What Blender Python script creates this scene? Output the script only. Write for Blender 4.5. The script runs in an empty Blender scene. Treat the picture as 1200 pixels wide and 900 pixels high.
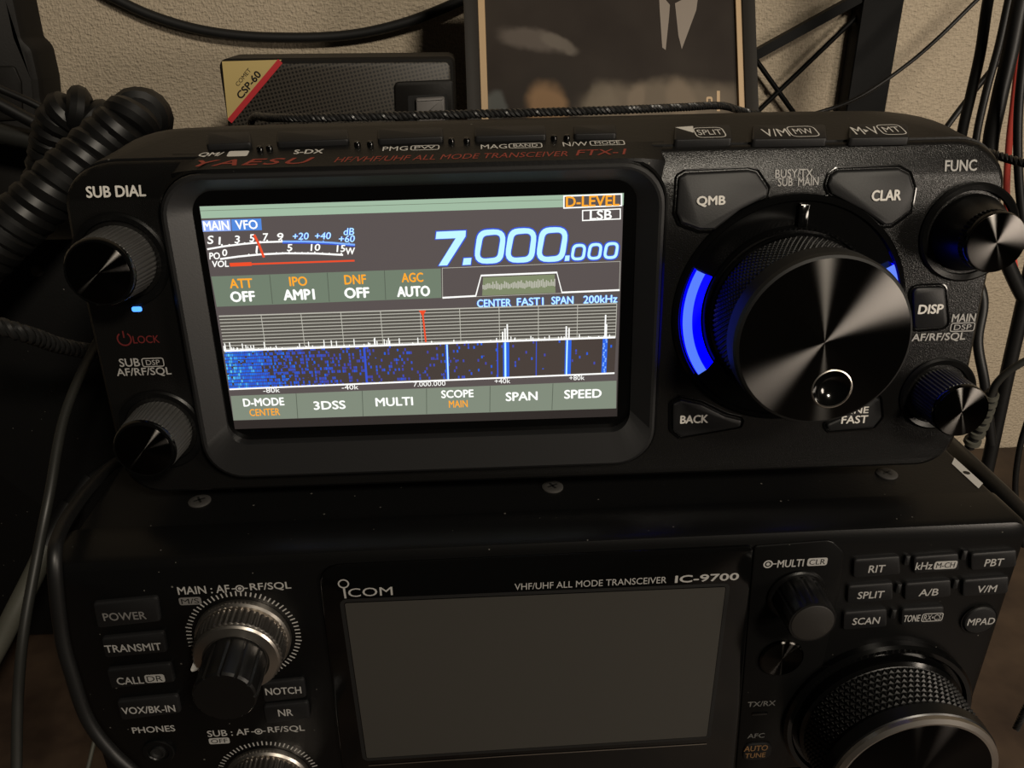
import bpy, bmesh, math, random
from mathutils import Matrix, Vector
random.seed(7)
SC = bpy.context.scene
COL = SC.collection
PI = math.pi
MM = 0.001
H = 110.0            # height (mm) of the lower radio's screen centre above the desk

# ------------------------------------------------------------------ camera, world, lights
cam_d = bpy.data.cameras.new('camera')
cam_d.sensor_fit = 'HORIZONTAL'
cam_d.sensor_width = 36.0
cam_d.lens = 28.8
cam_d.clip_start = 0.005
cam = bpy.data.objects.new('camera', cam_d)
COL.objects.link(cam)
cl = [-16.19, -160.02, 162.8]
cam.matrix_world = Matrix.Translation((cl[0]*MM, cl[1]*MM, (cl[2]+H)*MM)) @ Matrix([[0.99789, 0.03276, -0.056], [-0.06468, 0.43432, -0.89843], [-0.00511, 0.90016, 0.43552]]).to_4x4()
SC.camera = cam
SC.view_settings.view_transform = 'Standard'
SC.view_settings.look = 'None'
SC.view_settings.gamma = 1
SC.view_settings.use_curve_mapping = False
SC.view_settings.exposure = 0.0
world = bpy.data.worlds.new('world')
SC.world = world
world.use_nodes = True
world.node_tree.nodes['Background'].inputs[0].default_value = (0.9, 0.8, 0.65, 1)
world.node_tree.nodes['Background'].inputs[1].default_value = 0.010

def area_lamp(name, loc, target, size, power, color, size_y=None):
    d = bpy.data.lights.new(name, 'AREA')
    d.shape = 'ELLIPSE' if size_y else 'DISK'
    d.size = size*MM
    if size_y: d.size_y = size_y*MM
    d.energy = power
    d.color = color
    o = bpy.data.objects.new(name, d)
    COL.objects.link(o)
    p = Vector((loc[0], -loc[2], loc[1]+H))*MM
    t = Vector((target[0], -target[2], target[1]+H))*MM
    o.location = p
    o.rotation_euler = (t-p).to_track_quat('-Z', 'Y').to_euler()
    return o
area_lamp('ceiling_lamp', (330, 700, 760), (20, 40, -80), 150, 6.6, (1.0, 0.89, 0.73))
area_lamp('side_lamp', (400, 135, 290), (60, 90, -40), 105, 1.0, (1.0, 0.87, 0.73), 170)

# ------------------------------------------------------------------ materials
def mat(name, col, rough=0.5, metal=0.0, spec=0.5, emit=None, es=1.0, coat=0.0):
    m = bpy.data.materials.new(name)
    m.use_nodes = True
    b = m.node_tree.nodes['Principled BSDF']
    b.inputs['Base Color'].default_value = (*col, 1)
    b.inputs['Roughness'].default_value = rough
    b.inputs['Metallic'].default_value = metal
    b.inputs['Specular IOR Level'].default_value = spec
    b.inputs['Coat Weight'].default_value = coat
    if emit:
        b.inputs['Emission Color'].default_value = (*emit, 1)
        b.inputs['Emission Strength'].default_value = es
    return m
def bumpy(m, scale, strength, dist=0.0002, detail=2.0, kind='noise', stretch=(1, 1, 1)):
    nt = m.node_tree
    b = nt.nodes['Principled BSDF']
    tc = nt.nodes.new('ShaderNodeTexCoord')
    mp = nt.nodes.new('ShaderNodeMapping')
    mp.inputs['Scale'].default_value = stretch
    nt.links.new(tc.outputs['Object'], mp.inputs[0])
    if kind == 'noise':
        n = nt.nodes.new('ShaderNodeTexNoise')
        n.inputs['Detail'].default_value = detail
        out = n.outputs['Fac']
    else:
        n = nt.nodes.new('ShaderNodeTexVoronoi')
        out = n.outputs['Distance']
    n.inputs['Scale'].default_value = scale
    nt.links.new(mp.outputs[0], n.inputs['Vector'])
    bp = nt.nodes.new('ShaderNodeBump')
    bp.inputs['Strength'].default_value = strength
    bp.inputs['Distance'].default_value = dist
    nt.links.new(out, bp.inputs['Height'])
    nt.links.new(bp.outputs[0], b.inputs['Normal'])
    return m
def srgb(r, g, b):
    f = lambda c: c/12.92 if c <= 0.04045 else ((c+0.055)/1.055)**2.4
    return tuple(f(x/255) for x in (r, g, b))
def glow(name, r, g, b, s=1.0):
    return mat(name, (0.01, 0.01, 0.01), 0.3, emit=srgb(r, g, b), es=s)

M = {}
M['case'] = bumpy(mat('painted black metal', (0.0045, 0.0045, 0.0045), 0.45, spec=0.25), 900, 0.2)
M['panel'] = bumpy(mat('grained black plastic', (0.005, 0.0048, 0.0046), 0.28, spec=0.38), 4600, 0.55, 0.00012, 1.0)
M['panel_smooth'] = bumpy(mat('satin black plastic', (0.0035, 0.0035, 0.0035), 0.32, spec=0.22), 3000, 0.15, 0.0001)
M['gloss'] = mat('glossy black plastic', (0.002, 0.002, 0.002), 0.12)
M['key'] = bumpy(mat('black rubber key', (0.0075, 0.0075, 0.008), 0.5, spec=0.35), 2500, 0.2, 0.0001)
M['knob'] = mat('black knob plastic', (0.004, 0.004, 0.004), 0.33)
M['rubber'] = mat('knurled black rubber', (0.005, 0.005, 0.005), 0.46)
def dusty(m, scale):
    nt = m.node_tree; b = nt.nodes['Principled BSDF']
    tc = nt.nodes.new('ShaderNodeTexCoord')
    v = nt.nodes.new('ShaderNodeTexVoronoi'); v.inputs['Scale'].default_value = scale
    nt.links.new(tc.outputs['Object'], v.inputs['Vector'])
    sp = nt.nodes.new('ShaderNodeSeparateColor'); nt.links.new(v.outputs['Color'], sp.inputs[0])
    pw = nt.nodes.new('ShaderNodeMath'); pw.operation = 'POWER'; nt.links.new(sp.outputs[0], pw.inputs[0]); pw.inputs[1].default_value = 6
    ml = nt.nodes.new('ShaderNodeMath'); ml.operation = 'MULTIPLY'; nt.links.new(pw.outputs[0], ml.inputs[0]); ml.inputs[1].default_value = 0.13
    lt = nt.nodes.new('ShaderNodeMath'); lt.operation = 'LESS_THAN'; nt.links.new(v.outputs['Distance'], lt.inputs[0]); nt.links.new(ml.outputs[0], lt.inputs[1])
    mx = nt.nodes.new('ShaderNodeMix'); mx.data_type = 'RGBA'
    nt.links.new(lt.outputs[0], mx.inputs['Factor'])
    mx.inputs['A'].default_value = b.inputs['Base Color'].default_value; mx.inputs['B'].default_value = (0.10, 0.095, 0.085, 1)
    nt.links.new(mx.outputs['Result'], b.inputs['Base Color'])
dusty(M['case'], 420); dusty(M['panel_smooth'], 460)
M['white'] = mat('white lettering', (0.62, 0.60, 0.56), 0.55)
M['grey'] = mat('grey lettering', (0.33, 0.322, 0.31), 0.55)
M['ink'] = mat('black lettering', (0.008, 0.008, 0.008), 0.5)
M['red'] = mat('red lettering', (0.26, 0.035, 0.022), 0.5)
M['dimred'] = mat('dark red lettering', (0.11, 0.012, 0.012), 0.5)
M['amber'] = mat('amber lettering', (0.22, 0.12, 0.05), 0.5)
M['silver'] = mat('brushed silver metal', (0.62, 0.58, 0.53), 0.32, 1.0)
M['chrome'] = mat('polished metal', (0.75, 0.73, 0.7), 0.15, 1.0)
def spun(name, col, rough, aniso):
    # metal turned on a lathe: fine circular grooves stretch each lamp into a radial streak
    m = bpy.data.materials.new(name)
    m.use_nodes = True
    nt = m.node_tree
    nt.nodes.remove(nt.nodes['Principled BSDF'])
    g = nt.nodes.new('ShaderNodeBsdfAnisotropic')
    g.distribution = 'BECKMANN'
    g.inputs['Color'].default_value = (*col, 1)
    g.inputs['Roughness'].default_value = rough
    g.inputs['Anisotropy'].default_value = aniso
    t = nt.nodes.new('ShaderNodeTangent')
    t.direction_type = 'RADIAL'
    t.axis = 'Z'
    nt.links.new(t.outputs[0], g.inputs['Tangent'])
    nt.links.new(g.outputs[0], nt.nodes['Material Output'].inputs['Surface'])
    return m
M['spun'] = spun('spun dark metal', (0.15, 0.143, 0.137), 0.305, 0.645)
M['spun_mid'] = spun('spun dark metal of the small knob', (0.07, 0.066, 0.063), 0.29, 0.70)
M['spun_dark'] = spun('spun black metal', (0.06, 0.057, 0.054), 0.32, 0.74)
M['rim'] = mat('satin black dial rim', (0.006, 0.006, 0.006), 0.55)
M['knurl_small'] = mat('knurled dark grey plastic', (0.055, 0.054, 0.052), 0.4)
M['cap_grey'] = mat('matt grey knob cap', (0.014, 0.0125, 0.011), 0.5)
M['cap_black'] = spun('black dial face', (0.03, 0.028, 0.027), 0.33, 0.68)
M['led_core'] = glow('pale blue light', 88, 128, 255, 1.0)
M['led_edge'] = glow('deep blue light', 0, 0, 255, 3.0)
M['led_dot'] = glow('blue indicator light', 70, 140, 255, 2.2)
# what the lit display gives off
M['s_bg'] = glow('display background', 88, 80, 79)
M['s_green'] = glow('display pale green', 160, 186, 162)
M['s_green2'] = glow('display grey green', 112, 126, 108)
M['s_green3'] = glow('display bottom key', 128, 138, 122)
M['s_line'] = glow('display grid line', 190, 188, 176)
M['s_div'] = glow('display divider', 84, 92, 80)
M['s_dark'] = glow('display scope background', 84, 80, 74)
M['s_white'] = glow('display white', 255, 255, 250, 1.1)
M['s_cyan'] = glow('display pale cyan', 186, 238, 255, 1.1)
M['s_halo'] = glow('display blue bloom and lines', 52, 84, 214)  # painted lens bloom around the characters; also colours some blue lines
M['s_blue'] = glow('display blue', 40, 100, 230)
M['s_lblue'] = glow('display light blue', 130, 180, 255)
M['s_tag'] = glow('display tag blue', 82, 138, 222)
M['s_tag2'] = glow('display tag pale', 150, 178, 250)
M['s_orange'] = glow('display orange', 255, 168, 40, 1.05)
M['s_red'] = glow('display red', 240, 78, 40)
M['s_fill'] = glow('display filter fill', 126, 136, 104)
M['s_off'] = bumpy(mat('unlit display glass', (0.040, 0.038, 0.034), 0.30, spec=0.5), 1200, 0.02)
def waterfall_mat():
    m = bpy.data.materials.new('display waterfall')
    m.use_nodes = True
    nt = m.node_tree
    b = nt.nodes['Principled BSDF']
    b.inputs['Base Color'].default_value = (0.01, 0.01, 0.01, 1)
    tc = nt.nodes.new('ShaderNodeTexCoord')
    sp = nt.nodes.new('ShaderNodeSeparateXYZ')
    nt.links.new(tc.outputs['Generated'], sp.inputs[0])
    def math_n(op, a, bb=None):
        n = nt.nodes.new('ShaderNodeMath')
        n.operation = op
        for i, x in enumerate((a, bb)):
            if x is None: continue
            if isinstance(x, (int, float)): n.inputs[i].default_value = x
            else: nt.links.new(x, n.inputs[i])
        return n.outputs[0]
    cell = nt.nodes.new('ShaderNodeCombineXYZ')
    nt.links.new(math_n('FLOOR', math_n('MULTIPLY', sp.outputs[0], 210)), cell.inputs[0])
    nt.links.new(math_n('FLOOR', math_n('MULTIPLY', sp.outputs[1], 12)), cell.inputs[1])
    wn = nt.nodes.new('ShaderNodeTexWhiteNoise')
    nt.links.new(cell.outputs[0], wn.inputs[0])
    # chance of a lit cell falls off from the left edge of the band
    x = sp.outputs[0]
    r1 = nt.nodes.new('ShaderNodeValToRGB')
    e = r1.color_ramp.elements
    e[0].position = 0.0; e[0].color = (1, 1, 1, 1)
    e[1].position = 1.0; e[1].color = (0.02, 0.02, 0.02, 1)
    for p, v in ((0.09, 0.98), (0.13, 0.55), (0.30, 0.30), (0.45, 0.16), (0.62, 0.08)):
        k = e.new(p); k.color = (v, v, v, 1)
    nt.links.new(x, r1.inputs[0])
    big = nt.nodes.new('ShaderNodeTexNoise')
    big.inputs['Scale'].default_value = 14
    big.inputs['Detail'].default_value = 1
    nt.links.new(tc.outputs['Generated'], big.inputs['Vector'])
    chance = math_n('MULTIPLY', r1.outputs[0], math_n('ADD', 0.45, big.outputs['Fac']))
    lit = math_n('LESS_THAN', wn.outputs['Value'], chance)
    # small gap between the cells
    fx = math_n('FRACT', math_n('MULTIPLY', sp.outputs[0], 210))
    fy = math_n('FRACT', math_n('MULTIPLY', sp.outputs[1], 12))
    lit = math_n('MULTIPLY', lit, math_n('LESS_THAN', fy, 0.8))
    lit = math_n('MULTIPLY', lit, math_n('LESS_THAN', fx, 0.85))
    ramp = nt.nodes.new('ShaderNodeValToRGB')
    e = ramp.color_ramp.elements
    e[0].position = 0.0; e[0].color = (*srgb(64, 66, 170), 1)
    e[1].position = 1.0; e[1].color = (*srgb(90, 205, 255), 1)
    k = e.new(0.45); k.color = (*srgb(26, 92, 226), 1)
    k = e.new(0.72); k.color = (*srgb(20, 120, 245), 1)
    wn2 = nt.nodes.new('ShaderNodeTexWhiteNoise')
    wn2.noise_dimensions = '4D'
    wn2.inputs['W'].default_value = 3.3
    nt.links.new(cell.outputs[0], wn2.inputs[0])
    left = math_n('MULTIPLY', math_n('SUBTRACT', 1.0, math_n('MULTIPLY', x, 4.2)), 0.55)
    left = math_n('MAXIMUM', left, 0.0)
    nt.links.new(math_n('ADD', math_n('MULTIPLY', math_n('POWER', wn2.outputs['Value'], 2.0), 0.52), left), ramp.inputs[0])
    mix = nt.nodes.new('ShaderNodeMix')
    mix.data_type = 'RGBA'
    nt.links.new(lit, mix.inputs['Factor'])
    mix.inputs['A'].default_value = (*srgb(66, 56, 52), 1)
    nt.links.new(ramp.outputs[0], mix.inputs['B'])
    nt.links.new(mix.outputs['Result'], b.inputs['Emission Color'])
    b.inputs['Emission Strength'].default_value = 1.0
    return m
M['s_fall'] = waterfall_mat()
M['cable'] = mat('black cable jacket', (0.005, 0.005, 0.005), 0.46)
M['cable_matt'] = mat('matt black cable jacket', (0.006, 0.006, 0.006), 0.6)
M['cable_grey'] = mat('grey cable jacket', (0.02, 0.02, 0.018), 0.45)
M['cable_pale'] = mat('pale grey cable jacket', (0.075, 0.074, 0.06), 0.55)
M['cable_red'] = mat('red cable jacket', (0.62, 0.08, 0.06), 0.45)
M['cord'] = mat('black braided cord', (0.018, 0.018, 0.018), 0.35)
M['rack'] = bumpy(mat('black painted steel', (0.003, 0.0033, 0.0033), 0.5, spec=0.12), 500, 0.15)
M['box'] = bumpy(mat('dark grey plastic', (0.010, 0.009, 0.008), 0.55, spec=0.25), 900, 0.2)
M['gold'] = mat('tan frame edge', (0.52, 0.36, 0.20), 0.5)
M['gold_label'] = mat('gold label', (0.62, 0.48, 0.20), 0.45)
M['label_red'] = mat('label red stripe', (0.60, 0.04, 0.05), 0.45)
M['label_white'] = mat('white sticker', (0.55, 0.54, 0.52), 0.5)
M['switch_grey'] = mat('grey plastic switch', (0.20, 0.19, 0.185), 0.35)
M['bezel'] = bumpy(mat('satin black bezel', (0.010, 0.010, 0.0105), 0.42, spec=0.75), 2600, 0.12, 0.0001)
M['frame'] = mat('dark picture frame', (0.022, 0.019, 0.016), 0.55, spec=0.2)

# ------------------------------------------------------------------ 2D helpers
def rpoly(pts, rad, seg=6):
    n = len(pts)
    if not isinstance(rad, (list, tuple)): rad = [rad]*n
    out = []
    for i in range(n):
        p = Vector(pts[i]); a = Vector(pts[i-1]); b = Vector(pts[(i+1) % n])
        r = rad[i]
        if r <= 0:
            out.append((p.x, p.y)); continue
        d1 = (a-p).normalized(); d2 = (b-p).normalized()
        ang = d1.angle(d2)
        t = min(r/math.tan(ang/2), (a-p).length*0.49, (b-p).length*0.49)
        p1 = p+d1*t; p2 = p+d2*t
        for k in range(seg+1):
            s = k/seg
            q = p1*(1-s)**2 + p*2*s*(1-s) + p2*s**2
            out.append((q.x, q.y))
    return out
def rrect(cx, cy, w, h, r, seg=5):
    return rpoly([(cx-w/2, cy-h/2), (cx+w/2, cy-h/2), (cx+w/2, cy+h/2), (cx-w/2, cy+h/2)], r, seg)
def rect_uv(u0, u1, v0, v1, radii, seg=8):
    """counter clockwise from bottom left; radii = BL, BR, TR, TL, each r or (ru, rv)"""
    out = []
    cs = [(u0, v0, 1, 1, PI), (u1, v0, -1, 1, 1.5*PI), (u1, v1, -1, -1, 0), (u0, v1, 1, -1, 0.5*PI)]
    for (u, v, su, sv, a0), r in zip(cs, radii):
        ru, rv = r if isinstance(r, tuple) else (r, r)
        for k in range(seg+1):
            a = a0 + k/seg*PI/2
            out.append((u+su*ru+ru*math.cos(a), v+sv*rv+rv*math.sin(a)))
    return out
def inset(pts, d):
    n = len(pts)
    area = sum(pts[i][0]*pts[(i+1) % n][1]-pts[(i+1) % n][0]*pts[i][1] for i in range(n))
    sg = 1 if area > 0 else -1
    out = []
    for i in range(n):
        a = Vector(pts[i-1]); p = Vector(pts[i]); b = Vector(pts[(i+1) % n])
        d1 = (p-a); d2 = (b-p)
        if d1.length < 1e-6: d1 = d2
        if d2.length < 1e-6: d2 = d1
        t = (d1.normalized()+d2.normalized())
        if t.length < 1e-6: t = d1
        t.normalize()
        out.append((p.x-sg*t.y*d, p.y+sg*t.x*d))
    return out
def circ(cx, cy, r, n=48):
    return [(cx+r*math.cos(2*PI*i/n), cy+r*math.sin(2*PI*i/n)) for i in range(n)]
def arc(cx, cy, r, a0, a1, n=12):
    return [(cx+r*math.cos(math.radians(a0+(a1-a0)*i/n)), cy+r*math.sin(math.radians(a0+(a1-a0)*i/n))) for i in range(n+1)]
_cache = {}
def curve_to_mesh(cu):
    o = bpy.data.objects.new('scratch', cu)
    COL.objects.link(o)
    dg = bpy.context.evaluated_depsgraph_get()
    me = bpy.data.meshes.new_from_object(o.evaluated_get(dg))
    vs = [tuple(v.co[:2]) for v in me.vertices]
    fs = [tuple(p.vertices) for p in me.polygons]
    bpy.data.objects.remove(o)
    bpy.data.curves.remove(cu)
    bpy.data.meshes.remove(me)
    return vs, fs
def fill2d(loops):
    cu = bpy.data.curves.new('scratch', 'CURVE')
    cu.dimensions = '2D'
    cu.fill_mode = 'BOTH'
    for lp in loops:
        sp = cu.splines.new('POLY')
        sp.points.add(len(lp)-1)
        for p, q in zip(sp.points, lp): p.co = (q[0], q[1], 0, 1)
        sp.use_cyclic_u = True
    return curve_to_mesh(cu)
def text2d(s, bold=0.0, shear=0.0, space=1.0):
    k = (s, bold, shear, space)
    if k not in _cache:
        cu = bpy.data.curves.new('scratch', 'FONT')
        cu.body = s
        cu.resolution_u = 3
        cu.offset = bold
        cu.shear = shear
        cu.space_character = space
        vs, fs = curve_to_mesh(cu)
        x0 = min(v[0] for v in vs); x1 = max(v[0] for v in vs)
        y0 = min(v[1] for v in vs); y1 = max(v[1] for v in vs)
        _cache[k] = ([((v[0]-(x0+x1)/2)/(x1-x0), (v[1]-(y0+y1)/2)/(y1-y0)) for v in vs], fs, (y1-y0)/(x1-x0))
    return _cache[k]
def catmull(pts, n=10):
    P = [Vector(p) for p in pts]
    P = [P[0]*2-P[1]] + P + [P[-1]*2-P[-2]]
    out = []
    for i in range(1, len(P)-2):
        a, b, c, d = P[i-1:i+3]
        for k in range(n):
            t = k/n
            out.append(0.5*((2*b)+(c-a)*t+(2*a-5*b+4*c-d)*t*t+(3*b-a-3*c+d)*t**3))
    out.append(P[-2])
    return out

# ------------------------------------------------------------------ mesh builder, coordinates (u right, v up, w towards the viewer) in mm
TH = math.atan(0.3)
def slope_map(x, y, z):      # the sloping strip above the upper radio's face
    return (x, 35.2+y*math.sin(TH)+z*math.cos(TH), -y*math.cos(TH)+z*math.sin(TH))
class PB:
    def __init__(s):
        s.v = []; s.f = []; s.m = []; s.mats = []; s.map = None
    def mi(s, m):
        if m not in s.mats: s.mats.append(m)
        return s.mats.index(m)
    def add(s, vs, fs, m):
        o = len(s.v); k = s.mi(m)
        s.v += [s.map(*v) for v in vs] if s.map else [tuple(v) for v in vs]
        for f in fs:
            s.f.append(tuple(i+o for i in f)); s.m.append(k)
    def rings(s, rs, m, cap0=True, cap1=True, closed=True):
        n = len(rs[0]); vs = [p for r in rs for p in r]; fs = []
        for j in range(len(rs)-1):
            for i in range(n if closed else n-1):
                a = j*n+i; b = j*n+(i+1) % n
                fs.append((a, b, b+n, a+n))
        if cap0: fs.append(tuple(range(n-1, -1, -1)))
        if cap1: fs.append(tuple(range((len(rs)-1)*n, len(rs)*n)))
        s.add(vs, fs, m)
    def prism(s, pts, w0, w1, m, bev=0.0, mtop=None):
        area = sum(pts[i][0]*pts[(i+1) % len(pts)][1]-pts[(i+1) % len(pts)][0]*pts[i][1] for i in range(len(pts)))
        if area < 0: pts = pts[::-1]
        rs = [[(x, y, w0) for x, y in pts]]
        if bev > 0:
            rs.append([(x, y, w1-bev) for x, y in pts])
            q = inset(pts, bev*0.35); rs.append([(x, y, w1-bev*0.35) for x, y in q])
            q = inset(pts, bev); rs.append([(x, y, w1) for x, y in q])
        else:
            rs.append([(x, y, w1) for x, y in pts])
        s.rings(rs, m)
    def flat(s, pts, w, m):
        area = sum(pts[i][0]*pts[(i+1) % len(pts)][1]-pts[(i+1) % len(pts)][0]*pts[i][1] for i in range(len(pts)))
        if area < 0: pts = pts[::-1]
        s.add([(x, y, w) for x, y in pts], [tuple(range(len(pts)))], m)
    def filled(s, loops, w, m):
        vs, fs = fill2d(loops)
        s.add([(x, y, w) for x, y in vs], fs, m)
    def outline(s, pts, t, w, m):
        q = inset(pts, t); n = len(pts)
        s.add([(x, y, w) for x, y in pts]+[(x, y, w) for x, y in q], [(i, (i+1) % n, n+(i+1) % n, n+i) for i in range(n)], m)
    def line(s, pts, t, w, m):
        n = len(pts); a = []; b = []
        for i in range(n):
            d = Vector(pts[min(i+1, n-1)])-Vector(pts[max(i-1, 0)])
            d.normalize()
            a.append((pts[i][0]-d.y*t/2, pts[i][1]+d.x*t/2, w)); b.append((pts[i][0]+d.y*t/2, pts[i][1]-d.x*t/2, w))
        s.add(a+b, [(i, n+i, n+i+1, i+1) for i in range(n-1)], m)
    def text(s, t, cx, cy, wd, h, w, m, bold=0.012, shear=0.0, rot=0.0, space=1.0):
        # heavier strokes: the outline set a few times, a hair apart
        vs, fs, asp = text2d(t, 0.0, shear, space)
        if h is None: h = wd*asp
        c, sn = math.cos(rot), math.sin(rot)
        e = bold*1.45*h
        for k, (dx, dy) in enumerate(((0, 0),) if bold <= 0 else ((-e, 0), (e, 0), (0, e*0.8), (0, -e*0.8))):
            s.add([(cx+dx+x*(wd-2*e)*c-y*(h-1.6*e)*sn, cy+dy+x*(wd-2*e)*sn+y*(h-1.6*e)*c, w+0.003*k) for x, y in vs], fs, m)
    def lathe(s, prof, m, cu=0, cv=0, n=64, knurl=None, cap=True):
        rs = []
        for j, (r, w) in enumerate(prof):
            ring = []
            for i in range(n):
                rr = r if knurl is None else r+knurl(i, j)
                a = 2*PI*i/n
                ring.append((cu+rr*math.cos(a), cv+rr*math.sin(a), w))
            rs.append(ring)
        s.rings(rs, m, cap, cap)
    def studs(s, c, r, w0, w1, n, rows, h, m):
        # triangular pyramids standing on a band
        dw = (w1-w0)/rows
        def P(i, j, rr=0.0):
            a = 2*PI*(i+(j % 2)*0.5)/n
            return Vector((c[0]+(r+rr)*math.cos(a), c[1]+(r+rr)*math.sin(a), w0+j*dw))
        for j in range(rows):
            for i in range(n):
                o = j % 2
                for tri in ((P(i, j), P(i+1, j), P(i+o, j+1)), (P(i+1, j), P(i+o+1, j+1), P(i+o, j+1))):
                    g = (tri[0]+tri[1]+tri[2])/3
                    d = Vector((g.x-c[0], g.y-c[1], 0)).normalized()
                    k = 0.12
                    q = [t.lerp(g, k) for t in tri]
                    g = g+d*h
                    s.add([tuple(x) for x in q]+[tuple(g)], [(0, 1, 3), (1, 2, 3), (2, 0, 3)], m)
    def box(s, u0, u1, v0, v1, w0, w1, m, bev=0.0, r=0.0):
        pts = rect_uv(u0, u1, v0, v1, [max(r, 1e-3)]*4, 4) if r > 0 else [(u0, v0), (u1, v0), (u1, v1), (u0, v1)]
        s.prism(pts, w0, w1, m, bev)
    def bar(s, a, b, hw, hh, m):
        a = Vector(a); b = Vector(b); t = (b-a).normalized()
        x = t.cross(Vector((0, 0, 1)))
        if x.length < 1e-3: x = Vector((1, 0, 0))
        x.normalize(); y = t.cross(x)
        cs = [(-hw, -hh), (hw, -hh), (hw, hh), (-hw, hh)]
        s.rings([[tuple(p+x*i+y*j) for i, j in cs] for p in (a, b)], m)
    def tube(s, path, r, m, n=10, closed_ends=True):
        P = [Vector(p) for p in path]
        T = [(P[min(i+1, len(P)-1)]-P[max(i-1, 0)]).normalized() for i in range(len(P))]
        N = T[0].orthogonal().normalized()
        rs = []
        for i, p in enumerate(P):
            N = (N-T[i]*N.dot(T[i])).normalized()
            B = T[i].cross(N)
            rr = r(i/(len(P)-1)) if callable(r) else r
            rs.append([tuple(p+N*math.cos(2*PI*k/n)*rr+B*math.sin(2*PI*k/n)*rr) for k in range(n)])
        s.rings(rs, m, closed_ends, closed_ends)
    def helix(s, path, R, turns, r, m, phase=0.0, n=8, steps=14):
        P = [Vector(p) for p in path]
        L = [0.0]
        for i in range(1, len(P)): L.append(L[-1]+(P[i]-P[i-1]).length)
        T = [(P[min(i+1, len(P)-1)]-P[max(i-1, 0)]).normalized() for i in range(len(P))]
        N = T[0].orthogonal().normalized(); fr = []
        for i in range(len(P)):
            N = (N-T[i]*N.dot(T[i])).normalized(); fr.append((N.copy(), T[i].cross(N)))
        out = []; tot = int(turns*steps); j = 0
        for k in range(tot+1):
            d = L[-1]*k/tot
            while j < len(L)-2 and L[j+1] < d: j += 1
            t = (d-L[j])/max(L[j+1]-L[j], 1e-9)
            p = P[j].lerp(P[j+1], t); Nn = fr[j][0].lerp(fr[j+1][0], t).normalized(); Bb = fr[j][1].lerp(fr[j+1][1], t).normalized()
            a = 2*PI*turns*k/tot+phase
            out.append(p+Nn*math.cos(a)*R+Bb*math.sin(a)*R)
        s.tube(out, r, m, n)
    def cut(s):
        s.cuts = getattr(s, 'cuts', [])+[(len(s.v), len(s.f))]
    def build_cuts(s, name, parent):
        s.cut(); v0 = f0 = 0
        for v1, f1 in s.cuts:
            if f1 == f0: continue
            q = PB(); q.mats = list(s.mats); q.v = s.v[v0:v1]; q.f = [tuple(i-v0 for i in f) for f in s.f[f0:f1]]; q.m = s.m[f0:f1]
            c = sum((Vector(x) for x in q.v), Vector())/len(q.v)
            q.build(name, parent, tuple(c))
            v0, f0 = v1, f1
    def warp(s):
        # the upper part of the radio's face leans back a little
        s.v = [(u, v, w-0.008*max(0.0, v-16.5)**2) for u, v, w in s.v]
        return s
    def build(s, name, parent=None, org=(0, 0, 0), angle=32, fix=True, bend=False):
        me = bpy.data.meshes.new(name)
        ou, ov, ow = org
        me.from_pydata([((u-ou)*MM, (v-ov)*MM, (w-ow)*MM) for u, v, w in s.v], [], s.f)
        for m in s.mats: me.materials.append(M[m])
        me.polygons.foreach_set('material_index', s.m)
        me.polygons.foreach_set('use_smooth', [True]*len(s.f))
        if fix:
            bm = bmesh.new(); bm.from_mesh(me)
            bmesh.ops.dissolve_degenerate(bm, dist=1e-7, edges=bm.edges)
            if bend:
                for k in range(14):
                    bmesh.ops.bisect_plane(bm, geom=bm.verts[:]+bm.edges[:]+bm.faces[:], plane_co=(0, (16.5+k*1.4-ov)*MM, 0), plane_no=(0, 1, 0))
                for x in bm.verts: x.co.z -= 0.008*max(0.0, x.co.y/MM+ov-16.5)**2*MM
            bm.to_mesh(me); bm.free()
        me.set_sharp_from_angle(angle=math.radians(angle))
        me.update()
        o = bpy.data.objects.new(name, me)
        COL.objects.link(o)
        if parent is None:                     # a thing standing in the room
            o.location = (ou*MM, -ow*MM, (ov+H)*MM); o.rotation_euler = (PI/2, 0, 0)
        else:
            o.parent = parent
            po = Vector(parent.get('_o', (0, 0, 0)))
            d = Vector((ou, ov, ow))-po
            if parent.get('_part'):
                o.location = d*MM
            else:
                o.location = (d.x*MM, -d.z*MM, d.y*MM); o.rotation_euler = (PI/2, 0, 0)
        o['_o'] = (ou, ov, ow); o['_part'] = 1
        return o
def tag(o, label, cat, group=None):
    o['label'] = label; o['category'] = cat
    if group: o['group'] = group
    return o
def thing(name, label, cat, base, group=None, matrix=None):
    o = bpy.data.objects.new(name, None)
    COL.objects.link(o)
    o.empty_display_size = 0.02
    bl = Vector((base[0], -base[2], base[1]))*MM
    Mw = matrix or Matrix.Translation((0, 0, H*MM))
    o.matrix_world = Mw @ Matrix.Translation(bl)
    o['_o'] = base
    return tag(o, label, cat, group)

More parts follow.
